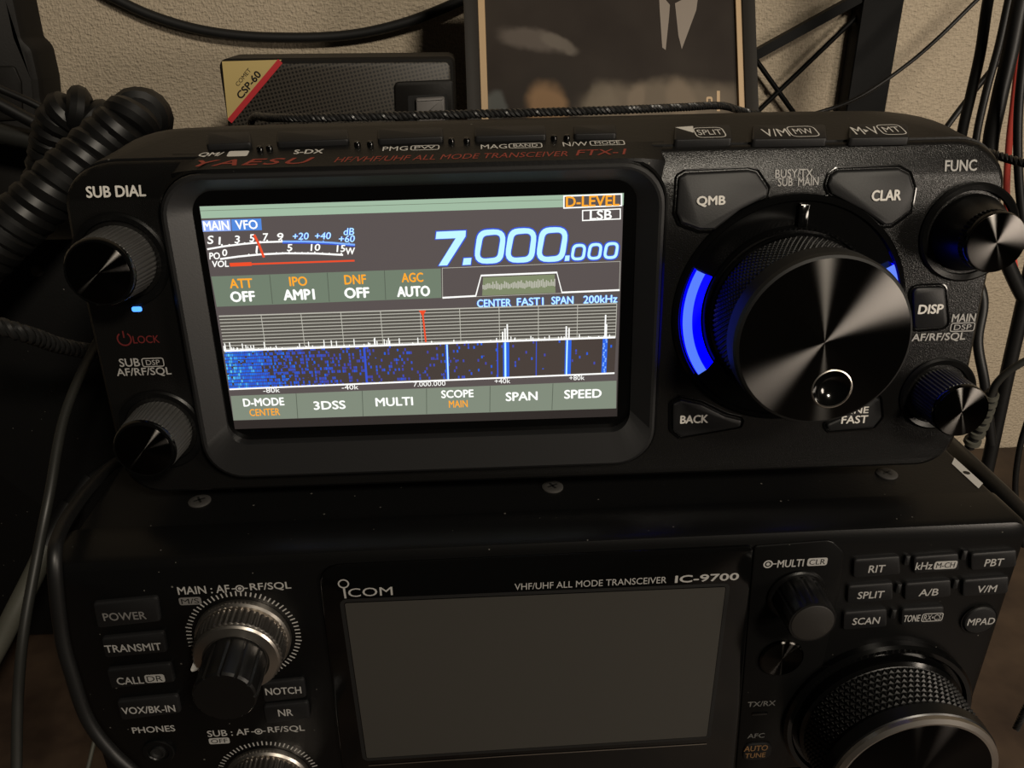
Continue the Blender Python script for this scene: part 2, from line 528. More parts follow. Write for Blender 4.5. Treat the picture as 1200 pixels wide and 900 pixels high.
# ------------------------------------------------------------------ setting: wall and desk
def wall_mat():
    m = mat('woven beige wallpaper', (0.43, 0.35, 0.25), 0.85, spec=0.2)
    nt = m.node_tree; b = nt.nodes['Principled BSDF']
    tc = nt.nodes.new('ShaderNodeTexCoord')
    hs = []
    for st in ((330, 900, 1), (1000, 520, 1)):
        mp = nt.nodes.new('ShaderNodeMapping'); mp.inputs['Scale'].default_value = st
        nt.links.new(tc.outputs['Object'], mp.inputs[0])
        n = nt.nodes.new('ShaderNodeTexNoise'); n.inputs['Scale'].default_value = 1.0; n.inputs['Detail'].default_value = 2
        nt.links.new(mp.outputs[0], n.inputs['Vector']); hs.append(n.outputs['Fac'])
    mx = nt.nodes.new('ShaderNodeMath'); mx.operation = 'ADD'
    nt.links.new(hs[0], mx.inputs[0]); nt.links.new(hs[1], mx.inputs[1])
    bp = nt.nodes.new('ShaderNodeBump'); bp.inputs['Strength'].default_value = 0.9; bp.inputs['Distance'].default_value = 0.0010
    nt.links.new(mx.outputs[0], bp.inputs['Height']); nt.links.new(bp.outputs[0], b.inputs['Normal'])
    cr = nt.nodes.new('ShaderNodeValToRGB')
    cr.color_ramp.elements[0].position = 0.3; cr.color_ramp.elements[0].color = (0.45, 0.378, 0.282, 1)
    cr.color_ramp.elements[1].position = 0.7; cr.color_ramp.elements[1].color = (0.62, 0.525, 0.398, 1)
    hf = nt.nodes.new('ShaderNodeMath'); hf.operation = 'MULTIPLY'; hf.inputs[1].default_value = 0.5
    nt.links.new(mx.outputs[0], hf.inputs[0]); nt.links.new(hf.outputs[0], cr.inputs[0]); nt.links.new(cr.outputs[0], b.inputs['Base Color'])
    return m
M['wall'] = wall_mat()
def desk_mat():
    m = mat('worn brown desk', (0.10, 0.07, 0.045), 0.55)
    nt = m.node_tree; b = nt.nodes['Principled BSDF']
    tc = nt.nodes.new('ShaderNodeTexCoord')
    n = nt.nodes.new('ShaderNodeTexNoise'); n.inputs['Scale'].default_value = 45; n.inputs['Detail'].default_value = 6
    nt.links.new(tc.outputs['Object'], n.inputs['Vector'])
    cr = nt.nodes.new('ShaderNodeValToRGB')
    cr.color_ramp.elements[0].position = 0.3; cr.color_ramp.elements[0].color = (0.022, 0.012, 0.008, 1)
    cr.color_ramp.elements[1].position = 0.75; cr.color_ramp.elements[1].color = (0.075, 0.048, 0.030, 1)
    nt.links.new(n.outputs['Fac'], cr.inputs[0]); nt.links.new(cr.outputs[0], b.inputs['Base Color'])
    return m
M['desk'] = desk_mat()
WALL = -285.0
p = PB(); p.box(-1500, 1500, -840, 1560, WALL-100, WALL, 'wall')
o = p.build('wall_back', org=(0, -840, WALL)); o['kind'] = 'structure'
M['floor'] = bumpy(mat('dark wood floor', (0.06, 0.04, 0.028), 0.5), 30, 0.1)
p = PB(); p.box(-1500, 1500, -880, -840, WALL, 1700, 'floor')
o = p.build('floor', org=(0, -880, 700)); o['kind'] = 'structure'
dk = thing('desk', 'mottled brown desk top under the stacked radios', 'desk', (0, -840, -60))
p = PB(); p.box(-560, 560, -135, -110, WALL+2, 170, 'desk', 2); p.build('desk_top', dk, (0, -120, -60))
for u in (-540, 500):
    for w in (WALL+20, 110):
        p = PB(); p.box(u, u+40, -840, -135, w, w+40, 'rack', 1); p.build('leg', dk, (u+20, -840, w+20))

# ------------------------------------------------------------------ the lower radio
IC_L, IC_R, IC_B, IC_T = -117.0, 124.0, -43.0, 42.5
low = thing('transceiver', 'lower black desktop radio with an unlit grey screen', 'radio', (3.5, IC_B-12, -110))
p = PB()
rs = []
for w, d in ((-230, 2), (-228, 0), (-13, 0)):
    rs.append([(x, y, w) for x, y in rect_uv(IC_L+2+d, IC_R-0.4-d, IC_B+1+d, IC_T-1.3-d, [2]*4, 4)])
p.rings(rs, 'case')
case_low = p.build('case', low, (3.5, 0, -120))
p = PB()
rs = []
for w, d in ((-14, 0.4), (-13.6, 0), (-2.4, 0), (-0.8, 0.7), (0, 2.2)):
    rs.append([(x, y, w) for x, y in rect_uv(IC_L+d, IC_R-d, IC_B+d, IC_T-d, [5, 5, 4, 4], 6)])
p.rings(rs, 'panel_smooth')
p.build('front_panel', low, (3.5, 0, -7))
for px in ((-87.3,40.99,-25), (6.22,41.62,-25), (99.03,42.51,-25)):
    p = PB()
    p.lathe([(2.9, 0), (2.9, 0.3), (2.6, 0.5), (1.3, 0.55), (0.9, 0.5)], 'silver', n=24)
    for a in (0.5, 0.5+PI/2):
        p.line([(-1.5*math.cos(a), -1.5*math.sin(a)), (1.5*math.cos(a), 1.5*math.sin(a))], 0.55, 0.6, 'ink')
    p.v = [(u+px[0], IC_T-1.3+w, -26.0-v) for u, v, w in p.v]
    M['screw'] = M.get('screw') or mat('dark screw metal', (0.06, 0.057, 0.054), 0.6, 0.4)
    p.mats[0] = 'screw'
    p.build('screw', low, (px[0], IC_T-1.3, -26))
for u in (-95, 102):
    for w in (-25, -205):
        p = PB(); p.lathe([(8, -12), (9, -10), (9, 0.2)], 'rubber', n=24)
        p.v = [(u+x, IC_B+1+z, w-y) for x, y, z in p.v]
        p.build('foot', low, (u, IC_B, w))
# raised screen surround
p = PB()
out = rpoly([(-52.89,39.05),(53,39.34),(57.1,-40.87),(-53.75,-39.3)], [6, 2, 2, 3], 6)
p.prism(out, -0.5, 0.8, 'gloss', 0.5)
scr = rpoly([(-47.51,27.72),(47.11,27.15),(47.58,-25.47),(-46.54,-26.3)], 0.6, 3)
p.outline(inset(scr, -1.2), 1.0, 0.86, 'ink')
p.build('screen_surround', low, (0, 0, 0))
p = PB(); p.flat(scr, 0.95, 's_off')
p.build('screen', low, (0, 0, 0.9))
p = PB(); p.line([(-46.32,-29.33),(-6.85,-28.76),(47.88,-28.52)], 0.3, 0.9, 'silver'); p.build('lip_glint', low, (0, -30, 0.9))  # bright reflection along the lower lip, drawn in as a silver line
# groove rings around the screen and the multi-knob plate
p = PB()
plate = rpoly([(53.13,39.1),(72.52,39.87),(76.48,35.76),(77.36,24.44),(77.02,-7.81),(71.23,-42.45),(57.74,-41.3)], [1, 4, 3, 6, 6, 2, 2], 6)
p.prism(plate, -0.5, 0.5, 'panel_smooth', 0.4)
p.build('multi_knob_plate', low, (60, 0, 0))

def lettered_key(name, parent, pts, h, letters, bev=0.5, m='key', w0=-0.4, rad=1.2):
    p = PB()
    pts = rpoly(pts, rad, 5)
    p.prism(pts, w0, h, m, bev)
    for (t, args, hh, mm, kw) in letters:
        p.text(t, *args, hh, h+0.06, mm, **kw)
    return p, pts
L = 'grey'
def key_low(name, q, letters, extra=None, h=1.0, rad=1.0):
    cx = sum(a for a, b in q)/4; cy = sum(b for a, b in q)/4
    p, pts = lettered_key(name, low, q, h, letters, rad=rad)
    if extra: extra(p)
    return p.build(name, low, (cx, cy, 0))
def chip(p, cx, cy, wd, h, t, w, mfill, mtext, tw=0.8, filled=True, th=0.68, bold=0.0):
    r = rrect(cx, cy, wd, h, h*0.28, 4)
    if filled: p.flat(r, w, mfill)
    else: p.outline(r, min(h*0.1, 0.26), w, mfill)
    p.text(t, cx, cy, wd*tw, h*th, w+0.05, mtext, bold)
M['dimgrey'] = mat('darker grey lettering', (0.13, 0.125, 0.12), 0.55)  # darker grey than the other lettering
key_low('power_key', [(-106.72,31.37),(-91.45,32.26),(-92.08,24.66),(-107.27,23.49)], [('POWER', (-100.08,27.03,10.12), 2.4, 'dimgrey', {})])
key_low('transmit_key', [(-107.11,20.5),(-91.87,21.41),(-92.27,14.83),(-107.52,13.91)], [('TRANSMIT', (-100.08,17.02,13.58), 2.4, L, {})])
key_low('call_key', [(-108.1,10.28),(-92.11,11.16),(-92.21,4.84),(-108.26,3.66)], [('CALL', (-102.98,6.34,6.58), 2.4, L, {})],
        lambda p: chip(p, -96.84,6.62,4.88, 2.7, 'DR', 1.06, L, 'ink'))
key_low('vox_key', [(-107.88,-0.49),(-92.36,0.44),(-92.63,-5.86),(-108.04,-7.42)], [('VOX/BK-IN', (-100.44,-3.9,13.4), 2.4, L, {})])
key_low('notch_key', [(-70.96,3.02),(-60.11,3.72),(-60.2,-2.83),(-71.24,-3.82)], [('NOTCH', (-65.72,0.13,9.13), 2.4, L, {})])
key_low('noise_key', [(-71.62,-5.01),(-59.93,-4.37),(-60.18,-10.5),(-71.83,-11.47)], [('NR', (-66.14,-7.57,3.78), 2.4, L, {})])
for nm, q, ls, ex in (
    ('rit_key', [(78.99,33.9),(90.74,34.31),(92.2,28.35),(79.84,27.98)], [('RIT', (85.4,30.75,4.19), 2.3, L, {})], None),
    ('tuning_step_key', [(94.36,33.84),(105.97,34.26),(107.5,28.83),(95.52,28.43)], [('kHz', (97.63,31,4.38), 2.3, L, {})],
        lambda p: chip(p, 103.2,30.95,5.97, 2.5, 'M-CH', 1.06, L, 'ink')),
    ('passband_key', [(109.11,34.09),(121.03,34.5),(122.52,29.06),(110.46,28.66)], [('PBT', (115.91,31.05,4.86), 2.3, L, {})], None),
    ('split_key', [(78.94,25.58),(90.68,25.99),(91.87,20.11),(79.76,19.72)], [('SPLIT', (85.44,22.44,6.93), 2.3, L, {})], None),
    ('band_swap_key', [(93.9,25.52),(105.95,25.92),(107.27,20.3),(94.85,19.92)], [('A/B', (100.78,22.36,5.15), 2.3, L, {})], None),
    ('memory_key', [(109.15,25.73),(121.27,26.13),(122.56,20.5),(110.28,20.11)], [('V/M', (116.18,22.56,5.18), 2.3, L, {})], None),
    ('scan_key', [(79.35,16.93),(90.84,17.35),(92.06,11.25),(80.19,10.85)], [('SCAN', (85.83,13.81,7.23), 2.3, L, {})], None),
    ('tone_key', [(94.76,17.11),(106.16,17.26),(107.27,11.44),(95.74,11.31)], [('TONE', (98.07,13.9,4.36), 2.3, L, {})],
        lambda p: chip(p, 103.59,13.92,5.75, 2.8, 'RX•CS', 1.06, L, L, filled=False))):
    key_low(nm, q, ls, ex)
# small nubs between the keypad keys
for c in ((93.08,32.59), (107.74,33.37), (92.72,23.67), (107.72,24.17), (93.09,15.22)):
    p = PB(); p.prism(rrect(c[0], c[1], 1.4, 3.0, 0.4), -0.4, 0.8, 'key', 0.3); p.build('key_divider', low, (c[0], c[1], 0))
c = (117.22,11.68)
p = PB(); p.lathe([(4.4, -0.3), (4.4, 0.5), (4.1, 0.9), (3.8, 1.0)], 'key', *c, n=40)
p.text('MPAD', 117.47,11.6,7.4, 2.3, 1.06, L)
p.build('memo_pad_key', low, (*c, 0))
p = PB(); p.lathe([(4.9, -0.2), (4.9, 0.45), (4.55, 0.45), (4.55, -0.2)], 'panel_smooth', *c, n=40); p.build('key_ring', low, (*c, 0))
# jack
c = (-101.25,-20.12)
p = PB(); p.lathe([(4.2, -0.3), (4.2, 0.4), (3.9, 0.6), (2.9, 0.6), (2.6, 0.2)], 'panel_smooth', *c, n=40)
p.lathe([(1.9, 0.15), (1.9, 0.9), (1.5, 0.9), (1.3, 0.3)], 'ink', *c, n=30)
p.build('headphone_jack', low, (*c, 0))
# auto tune key
c = (62.91,-32.87)
p = PB(); p.prism(rrect(c[0], c[1], 8.2, 6.6, 2.6), 0.2, 1.1, 'key', 0.4)
p.text('AUTO', 62.27,-31.12,6.85, 2.2, 1.16, 'amber'); p.text('TUNE', 62.38,-33.96,5.91, 1.9, 1.16, 'amber')
p.build('auto_tune_key', low, (*c, 0))
c = (61.79,-18.18)
p = PB(); p.prism(rrect(c[0], c[1], 4.6, 1.2, 0.6), 0.2, 0.75, 'gloss', 0.2); p.build('transmit_light', low, (*c, 0))
# lettering printed on the face
p = PB()
def sym(cx, cy, w, m='grey', s=1.0):
    p.filled([circ(cx, cy, 1.05*s, 28), circ(cx, cy, 0.72*s, 28)], w, m); p.flat(circ(cx, cy, 0.42*s, 16), w, m)
G = 'grey'
p.text('MAIN : AF', -80.67,33.1,12.23, 2.35, 0.06, G)
a = (-72.14,32.98); sym(*a, 0.06); p.line([(a[0]-1.9, a[1]), (a[0]-1.0, a[1])], 0.3, 0.06, G); p.line([(a[0]+1.0, a[1]), (a[0]+1.9, a[1])], 0.3, 0.06, G)
p.cut()
p.text('RF/SQL', -64.82,33.14,9.78, 2.5, 0.06, G)
p.cut()
chip(p, -84.36,29.87,5.27, 2.3, 'M/S', 0.06, 'dimgrey', 'ink')
p.cut()
p.text('SUB : AF', -82.18,-14.78,10.92, 2.3, 0.06, G)
a = (-74.29,-14.93); sym(*a, 0.06); p.line([(a[0]-1.9, a[1]), (a[0]-1.0, a[1])], 0.3, 0.06, G); p.line([(a[0]+1.0, a[1]), (a[0]+1.9, a[1])], 0.3, 0.06, G)
p.text('RF/SQL', -66.98,-14.71,9.67, 2.5, 0.06, G)
p.cut()
chip(p, -84.96,-17.58,5.4, 2.2, 'OFF', 0.06, G, 'ink')
p.cut()
p.text('PHONES', -101.03,-12.03,10.97, 2.2, 0.06, G)
p.cut()
a = (57.31,33.4); sym(*a, 0.56, G, 1.15); p.line([(a[0]+1.2, a[1]), (a[0]+2.2, a[1])], 0.3, 0.56, G)
p.text('MULTI', 63.06,33.34,6.71, 2.3, 0.56, G)
chip(p, 69.85,33.43,5.11, 2.4, 'CLR', 0.56, G, 'ink')
p.cut()
p.text('TX/RX', 61.91,-14.47,7.83, 1.9, 0.56, 'dimgrey')
p.cut()
p.text('AFC', 61.92,-26.79,4.85, 1.8, 0.56, 'dimgrey')
p.build_cuts('lettering', low)
p = PB()
W8 = 0.86
p.text('VHF/UHF ALL MODE TRANSCEIVER', 13,30.23,37.83, 2.0, W8, G, 0.0)
p.cut()
p.text('IC-9700', 42.14,30.26,16.18, 2.3, W8, G, 0.03)
p.cut()
# maker's mark: ring over a stroke, then wide round capitals
a = (-47.26,33.61); p.filled([circ(*a, 1.35, 30), circ(*a, 1.0, 30)], W8, G)
p.line([(-47.28,32.31),(-47.17,29.16)], 0.5, W8, G)
p.text('COM', -41.05,30.77,10.72, 2.6, W8, G, 0.0)
p.build_cuts('lettering', low)
# dual level knobs with tick scales
def level_knob(c):
    p = PB()
    for k in range(61):
        a = math.radians(-60+300*k/60)
        d = Vector((math.cos(a), math.sin(a)))
        p.line([tuple(Vector(c)+d*12.6), tuple(Vector(c)+d*(13.9 if k % 5 else 14.1))], 0.34, 0.06, 'grey')
    p.build('tick_scale', low, (*c, 0))
    p = PB()
    p.lathe([(11.6, 0.1), (11.6, 1.6), (11.2, 2.2), (9, 2.2)], 'silver', *c, n=64, cap=False)
    n = 96
    p.lathe([(10.3, 2.2), (10.6, 2.6), (10.4, 7.0), (9.9, 7.4)], 'knurl_metal', *c, n=n*2, knurl=lambda i, j: (0.28 if i % 4 < 2 else 0.0) if j in (1, 2) else 0.0, cap=False)
    p.lathe([(10.2, 7.2), (10.2, 7.7), (9.8, 8.2), (7.9, 8.6), (7.4, 8.2)], 'silver', *c, n=64, cap=True)
    a = math.radians(193)
    p.prism([(c[0]+math.cos(a)*r+math.sin(a)*s, c[1]+math.sin(a)*r-math.cos(a)*s) for r, s in ((8.2, -.35), (11.3, -.35), (11.3, .35), (8.2, .35))], 2.2, 8.4, 'label_white', 0.1)
    ring = p.build('outer_ring', low, (*c, 0))
    p = PB()
    n = 48
    def flute(i, j): return -0.35 if (i % 8) == 0 and j > 1 else 0.0
    p.lathe([(7.3, 8.2), (7.4, 8.8), (7.4, 9.4), (7.2, 19.2), (6.8, 19.8), (5.5, 19.8)], 'knob', *c, n=n*2, knurl=flute)
    p.build('inner_knob', low, (*c, 9))
M['knurl_metal'] = mat('knurled gunmetal', (0.22, 0.205, 0.19), 0.38, 1.0)
level_knob((-73.28,18.18))
level_knob((-73.96,-32.69))
# multi knob and round button below it
c = (66.0, 23.4)
p = PB(); p.lathe([(7.6, 0.3), (7.6, 1.2), (7.2, 1.6), (6.4, 1.6)], 'panel_smooth', *c, n=48, cap=False); p.build('knob_collar', low, (*c, 0))
p = PB()
p.lathe([(6.3, 0.5), (6.4, 1.2), (6.3, 4), (6.1, 10.4), (5.8, 11), (4.5, 11.0)], 'knob', *c, n=72, knurl=lambda i, j: -0.3 if i % 6 == 0 and 0 < j < 4 else 0)
k = p.build('multi_knob', low, (*c, 0))
p = PB(); p.lathe([(5.3, 10.9), (5.3, 11.1), (5.1, 11.2)], 'cap_grey', *c, n=48); p.build('knob_cap', k, (*c, 11))
c = (64.89,2.33)
p = PB(); p.lathe([(5.9, 0.2), (5.9, 1.2), (5.5, 1.5)], 'spun_dark', *c, n=48); p.build('round_button', low, (*c, 0))
# main tuning dial
c = (95.3, -21.0)
p = PB(); p.lathe([(26.5, -0.3), (26.5, 1.8), (25.8, 2.6), (24.6, 2.6), (24.0, 1.4), (22, 1.2)], 'gloss', *c, n=96, cap=False); p.build('dial_collar', low, (*c, 0))
p = PB()
p.lathe([(23.2, 1.2), (23.0, 4.0)], 'gloss', *c, n=96, cap=False)
p.lathe([(21.8, 4.6), (21.6, 4.8), (21.6, 16.6), (21.8, 17.0)], 'rubber', *c, n=96, cap=False)
p.studs(c, 21.6, 4.9, 16.4, 78, 7, 0.75, 'rubber')
p.lathe([(22.9, 4.0), (21.9, 4.6)], 'gloss', *c, n=96, cap=False)
p.lathe([(22.0, 16.6), (22.4, 17.4), (22.3, 20.6), (21.9, 21.0)], 'knob', *c, n=96, cap=False)
d = p.build('tuning_dial', low, (*c, 0), angle=20)
p = PB(); p.lathe([(22.0, 20.8), (21.8, 21.9), (20.6, 22.4), (19.9, 22.2)], 'silver', *c, n=96, cap=False); p.build('dial_rim', d, (*c, 21))
p = PB(); p.lathe([(19.9, 21.0), (19.9, 22.2), (19.6, 22.3)], 'cap_black', *c, n=96); p.build('dial_cap', d, (*c, 21.5))

# riser that carries the lower radio
ris = thing('equipment_riser', 'black steel riser under the lower radio', 'stand', (3.5, -110, -115))
p = PB(); p.box(-116, 123, -61, -55, -225, -8, 'rack', 0.8, 1); p.build('top_plate', ris, (3.5, -58, -115))
for u in (-114, 117):
    p = PB(); p.box(u, u+4, -110, -61, -220, -15, 'rack', 0.4, 1); p.build('side_plate', ris, (u+2, -85, -115))

# ------------------------------------------------------------------ the upper radio
FM = Matrix([[0.99947, 0.03006, -0.01231], [-0.02916, 0.99728, 0.06775], [0.01431, -0.06736, 0.99763]]).to_4x4()
fl = [-26.56, 22.76, 93.75]
FMAT = Matrix.Translation((fl[0]*MM, fl[1]*MM, (fl[2]+H)*MM)) @ FM
up = thing('transceiver', 'upper black radio with a lit colour screen and blue-lit dial', 'radio', (28, -52, -35), matrix=FMAT)
U0, U1, V0 = -77.5, 135.8, -46.0
p = PB()
def body_ring(w, v1, tl, tr, d=0.0, br=(9, 9), bl=(9, 9)):
    return [(x, y, w) for x, y in rect_uv(U0+d, U1-d, V0+d, v1-d, [bl, br, tr, tl], 10)]
p.rings([body_ring(-78, 37.2, (22, 12), (27, 9), 2.5), body_ring(-74, 38.6, (22, 12), (27, 9), 0.6), body_ring(-22, 41.4, (23, 13), (28, 9)),
         body_ring(-19, 40.9, (23, 13), (28, 9)), body_ring(-4.5, 36.5, (12, 9), (11, 10))], 'case')
p.build('case', up, (28, 0, -40))
p = PB()
p.rings([body_ring(-4.0, 36.2, (12, 9), (11, 10), 0.3), body_ring(-1.8, 36.2, (12, 9), (11, 10)), body_ring(-0.7, 36.1, (12, 9), (11, 10), 0.3),
         body_ring(0, 36.0, (12, 9), (11, 10), 1.1)], 'panel')
p.build('front_panel', up, (28, 0, -1), bend=True)
# feet reach down to the top of the lower radio
for u, w in ((-60, -34), (112, -34), (-60, -70), (112, -70)):
    q = FM.to_3x3()
    # height of the lower case top in this frame under (u, w)
    vb = ((IC_T-1.3)-fl[2]-q[2][0]*u-q[2][1]*(-w))/q[2][2]
    p = PB(); p.lathe([(5.0, 0), (5.5, 0.8), (5.5, V0-vb+0.6)], 'rubber', n=28)
    p.v = [(u+x, vb+0.02+z, w-y) for x, y, z in p.v]
    p.build('foot', up, (u, vb, w))
# screen surround: a raised ridge with slopes falling to the glass
p = PB()
def br(w, u0, u1, v0, v1, r): return [(x, y, w) for x, y in rect_uv(u0, u1, v0, v1, [r]*4, 8)]
p.rings([br(-3.4, -56.2, 57.6, -41.6, 34.6, 10), br(1.6, -56.0, 57.4, -41.4, 34.4, 10), br(2.2, -55.4, 56.8, -40.8, 33.9, 9.6)], 'panel_smooth', False, False)
p.rings([br(2.2, -55.2, 56.6, -40.6, 33.7, 9.5), br(3.3, -55.0, 56.4, -40.4, 33.5, 9.4), br(3.8, -54.3, 55.7, -39.7, 32.9, 9), br(3.7, -53.6, 55.1, -39.0, 32.4, 8.5),
         [(x, y, 0.5+2.4*min(1, max(0, (-25.5-y)/5.5))) for x, y, w in br(0.5, -49.0, 50.6, -31.6, 29.6, 5)], [(x*0.998, y, 0.3) for x, y, w in br(0.4, -49.0, 50.6, -31.4, 29.6, 5)]], 'bezel', False, False)
p.build('screen_surround', up, (1, -3, 1), angle=14)

p = PB()
p.rings([[(u, 35.2-0.3*2.4-dz-1.2, 2.4-dz), (u, 35.2-0.3*2.4-dz*0.3+0.02, 2.4-dz), (u, 35.2+0.3*6+0.02, -6), (u, 33.5, -6)] for u, dz in ((-53.5, 4.8), (-51, 2.4), (-47, 0.6), (-43, 0), (47, 0), (51, 0.6), (55, 2.4), (57.5, 4.8))], 'case')
p.build('brow', up, (3, 34, 0))
# the lit display
S = PB()
S.flat(rect_uv(-49.3, 50.9, -31.9, 29.9, [5]*4, 6), 0.42, 'gloss')
S.flat([(-47.27,26.31),(47.55,26.68),(47.53,-28.46),(-47.45,-28.4)], 0.47, 's_reflect')
M['s_reflect'] = glow('painted glass reflection', 44, 38, 36)  # reflection in the glass below the picture, painted as a dim glow
S.flat([(-47.27,26.31),(47.55,26.68),(47.3,-26.24),(-47.45,-26.08)], 0.5, 's_bg')
W1, W2, W3, W4 = 0.54, 0.58, 0.62, 0.66
def fl_(pts, w, m): S.flat(pts, w, m)
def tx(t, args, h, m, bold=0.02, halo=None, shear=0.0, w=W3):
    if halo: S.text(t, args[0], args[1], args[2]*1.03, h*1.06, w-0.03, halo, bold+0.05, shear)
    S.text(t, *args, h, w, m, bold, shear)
fl_([(-47.17,26.27),(47.58,26.66),(47.57,23.94),(-47.22,23.62)], W1, 's_green')
S.line([(-47.13,25.32),(33.92,25.55)], 0.12, W2, 's_green2')
# mode tags
q = [(33.92,26.5),(47.2,26.61),(47.28,23.75),(33.92,23.55)]; fl_(q, W2, 's_bg'); S.outline(q, 0.42, W3, 's_white')
tx('D-LEVEL', (40.58,25.08,12.17), 2.45, 's_orange', 0.02)
q = [(38.18,23.14),(47,23.28),(47.07,20.77),(38.21,20.63)]; fl_(q, W2, 's_bg'); S.outline(q, 0.36, W3, 's_white')
tx('LSB', (42.47,21.92,5.05), 2.1, 's_white', 0.02)
fl_([(-47.2,23.14),(-40.83,23.25),(-41.03,20.66),(-47.32,20.65)], W2, 's_tag2'); tx('MAIN', (-44.16,21.95,5.71), 2.1, 's_white')
fl_([(-40.64,23.24),(-33.99,23.25),(-34.15,20.66),(-40.83,20.66)], W2, 's_tag'); tx('VFO', (-37.4,21.96,4.96), 2.1, 's_white')
# meter
tx('S', (-45.95,18.79,1.63), 1.9, 's_white', 0.02, None, 0.2)
for t, a in (('1', (-43.93,18.52,0.76)), ('3', (-39.97,18.72,1.34)), ('5', (-36.64,18.91,1.25)), ('7', (-33.5,19.05,1.34)), ('9', (-30.19,19.04,1.44))):
    tx(t, a, 1.75, 's_white', 0.02, None, 0.15)
for t, a in (('+20', (-25.63,19.03,3.66)), ('+40', (-20.64,18.96,3.66)), ('+60', (-15.32,18.13,3.67)), ('dB', (-14.73,19.77,2.41))):
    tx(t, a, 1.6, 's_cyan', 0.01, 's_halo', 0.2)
S.line([(-47,16.66),(-43.07,17.23),(-38.79,17.63),(-34.52,17.9),(-29.9,17.92)], 0.4, W2, 's_white')
S.line([(-29.9,17.92),(-24.34,17.76),(-18.6,17.3),(-13.62,16.7)], 0.45, W2, 's_lblue')
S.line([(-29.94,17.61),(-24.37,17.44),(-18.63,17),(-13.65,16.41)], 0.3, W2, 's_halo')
for q in ([(-43.57,17.15),(-43.57,17.73)], [(-40.05,17.53),(-40.08,18.02)], [(-36.66,17.73),(-36.66,18.31)], [(-33.27,17.9),(-33.3,18.41)], [(-30,17.92),(-30.03,18.41)],
          [(-41.9,17.37),(-41.91,17.68)], [(-38.4,17.66),(-38.41,17.97)], [(-34.91,17.87),(-34.93,18.18)]):
    S.line(q, 0.35, W2, 's_white')
for q in ([(-25.68,17.8),(-25.64,18.18)], [(-20.7,17.49),(-20.66,17.88)], [(-14.96,16.9),(-14.92,17.29)]): S.line(q, 0.35, W2, 's_lblue')
for t, a, h in (('PO', (-45.62,15.09,2.51), 1.6), ('0', (-43.2,15.78,1.16), 1.6), ('1', (-35.89,16.33,0.77), 1.6), ('5', (-28.44,16.49,1.35), 1.6),
                ('10', (-22.66,16.38,2.32), 1.6), ('15', (-16.89,15.95,2.13), 1.6), ('W', (-14.73,15.28,2.14), 1.6), ('VOL', (-44.56,13.21,3.68), 1.5)):
    tx(t, a, h, 's_white', 0.02, None, 0.15)
S.line([(-44.48,14.32),(-40.16,14.79),(-35.28,15.13),(-29.47,15.22),(-22.72,14.96),(-16.55,14.46)], 0.42, W2, 's_white')
for q in ([(-37.82,14.97),(-37.84,15.33)], [(-35.97,15.08),(-36,15.55)], [(-28.7,15.18),(-28.68,15.65)], [(-22.91,14.96),(-22.86,15.44)], [(-16.94,14.51),(-16.89,14.98)], [(-31.6,15.2),(-31.6,15.5)], [(-30.15,15.22),(-30.15,15.49)], [(-27.35,15.14),(-27.31,15.43)], [(-25.8,15.09),(-25.77,15.38)], [(-24.46,15.01),(-24.42,15.33)], [(-21.18,14.85),(-21.15,15.15)], [(-19.64,14.71),(-19.61,15.03)]):
    S.line(q, 0.25, W2, 's_white')
S.line([(-42.47,12.93),(-37.52,12.98)], 0.85, W2, 's_red'); S.line([(-37.52,12.94),(-14.06,13.04)], 0.4, W2, 's_red')
S.line([(-36.01,19.65),(-35.32,17.69),(-34.51,14.42)], 0.55, W4, 's_red')
# first key row
fl_([(-47.14,10.32),(5.57,10.62),(5.38,3.59),(-47,3.08)], W1, 's_green2')
for q in ([(-33.79,10.31),(-34.01,3.39)], [(-20.58,10.41),(-20.81,3.48)], [(-7.43,10.51),(-7.68,3.58)]): S.line(q, 0.16, W2, 's_div')
for t, a in (('ATT', (-40.58,8.52,5.29)), ('IPO', (-27.45,8.6,4.13)), ('DNF', (-14.33,8.62,5.03)), ('AGC', (-1.11,8.69,5.04))):
    tx(t, a, 2.25, 's_orange', 0.02)
for t, a in (('OFF', (-40.65,5.37,5.72)), ('AMP1', (-27.63,5.43,7.31)), ('OFF', (-14.23,5.44,5.85)), ('AUTO', (-1.08,5.38,7.76))):
    tx(t, a, 2.6, 's_white', 0.035)
# frequency, slanted block numerals
def zero(q, t, w, m, halo=None):
    o = rpoly(q, [1.5*t]*4, 5)
    i = rpoly(inset(q, t), [0.75*t]*4, 5)
    S.filled([o, i], w, m)
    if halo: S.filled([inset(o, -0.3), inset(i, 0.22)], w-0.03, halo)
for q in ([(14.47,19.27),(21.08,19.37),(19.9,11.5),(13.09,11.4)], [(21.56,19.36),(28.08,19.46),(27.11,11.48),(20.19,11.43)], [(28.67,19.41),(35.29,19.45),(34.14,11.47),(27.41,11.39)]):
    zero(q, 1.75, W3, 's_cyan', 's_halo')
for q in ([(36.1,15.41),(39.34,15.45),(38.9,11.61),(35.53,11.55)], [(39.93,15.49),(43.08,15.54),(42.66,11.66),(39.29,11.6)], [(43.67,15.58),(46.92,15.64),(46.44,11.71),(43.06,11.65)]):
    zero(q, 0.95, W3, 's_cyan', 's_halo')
q = [(5.06,19.15),(11.75,19.25),(11.6,17.89),(7.08,11.32),(5.11,11.3),(9.35,17.56),(4.77,17.5)]
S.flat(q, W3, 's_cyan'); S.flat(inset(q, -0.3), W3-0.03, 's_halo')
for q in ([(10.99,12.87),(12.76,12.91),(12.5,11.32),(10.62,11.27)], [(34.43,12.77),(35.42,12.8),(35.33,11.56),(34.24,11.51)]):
    S.flat(q, W3, 's_cyan'); S.flat(inset(q, -0.28), W3-0.03, 's_halo')
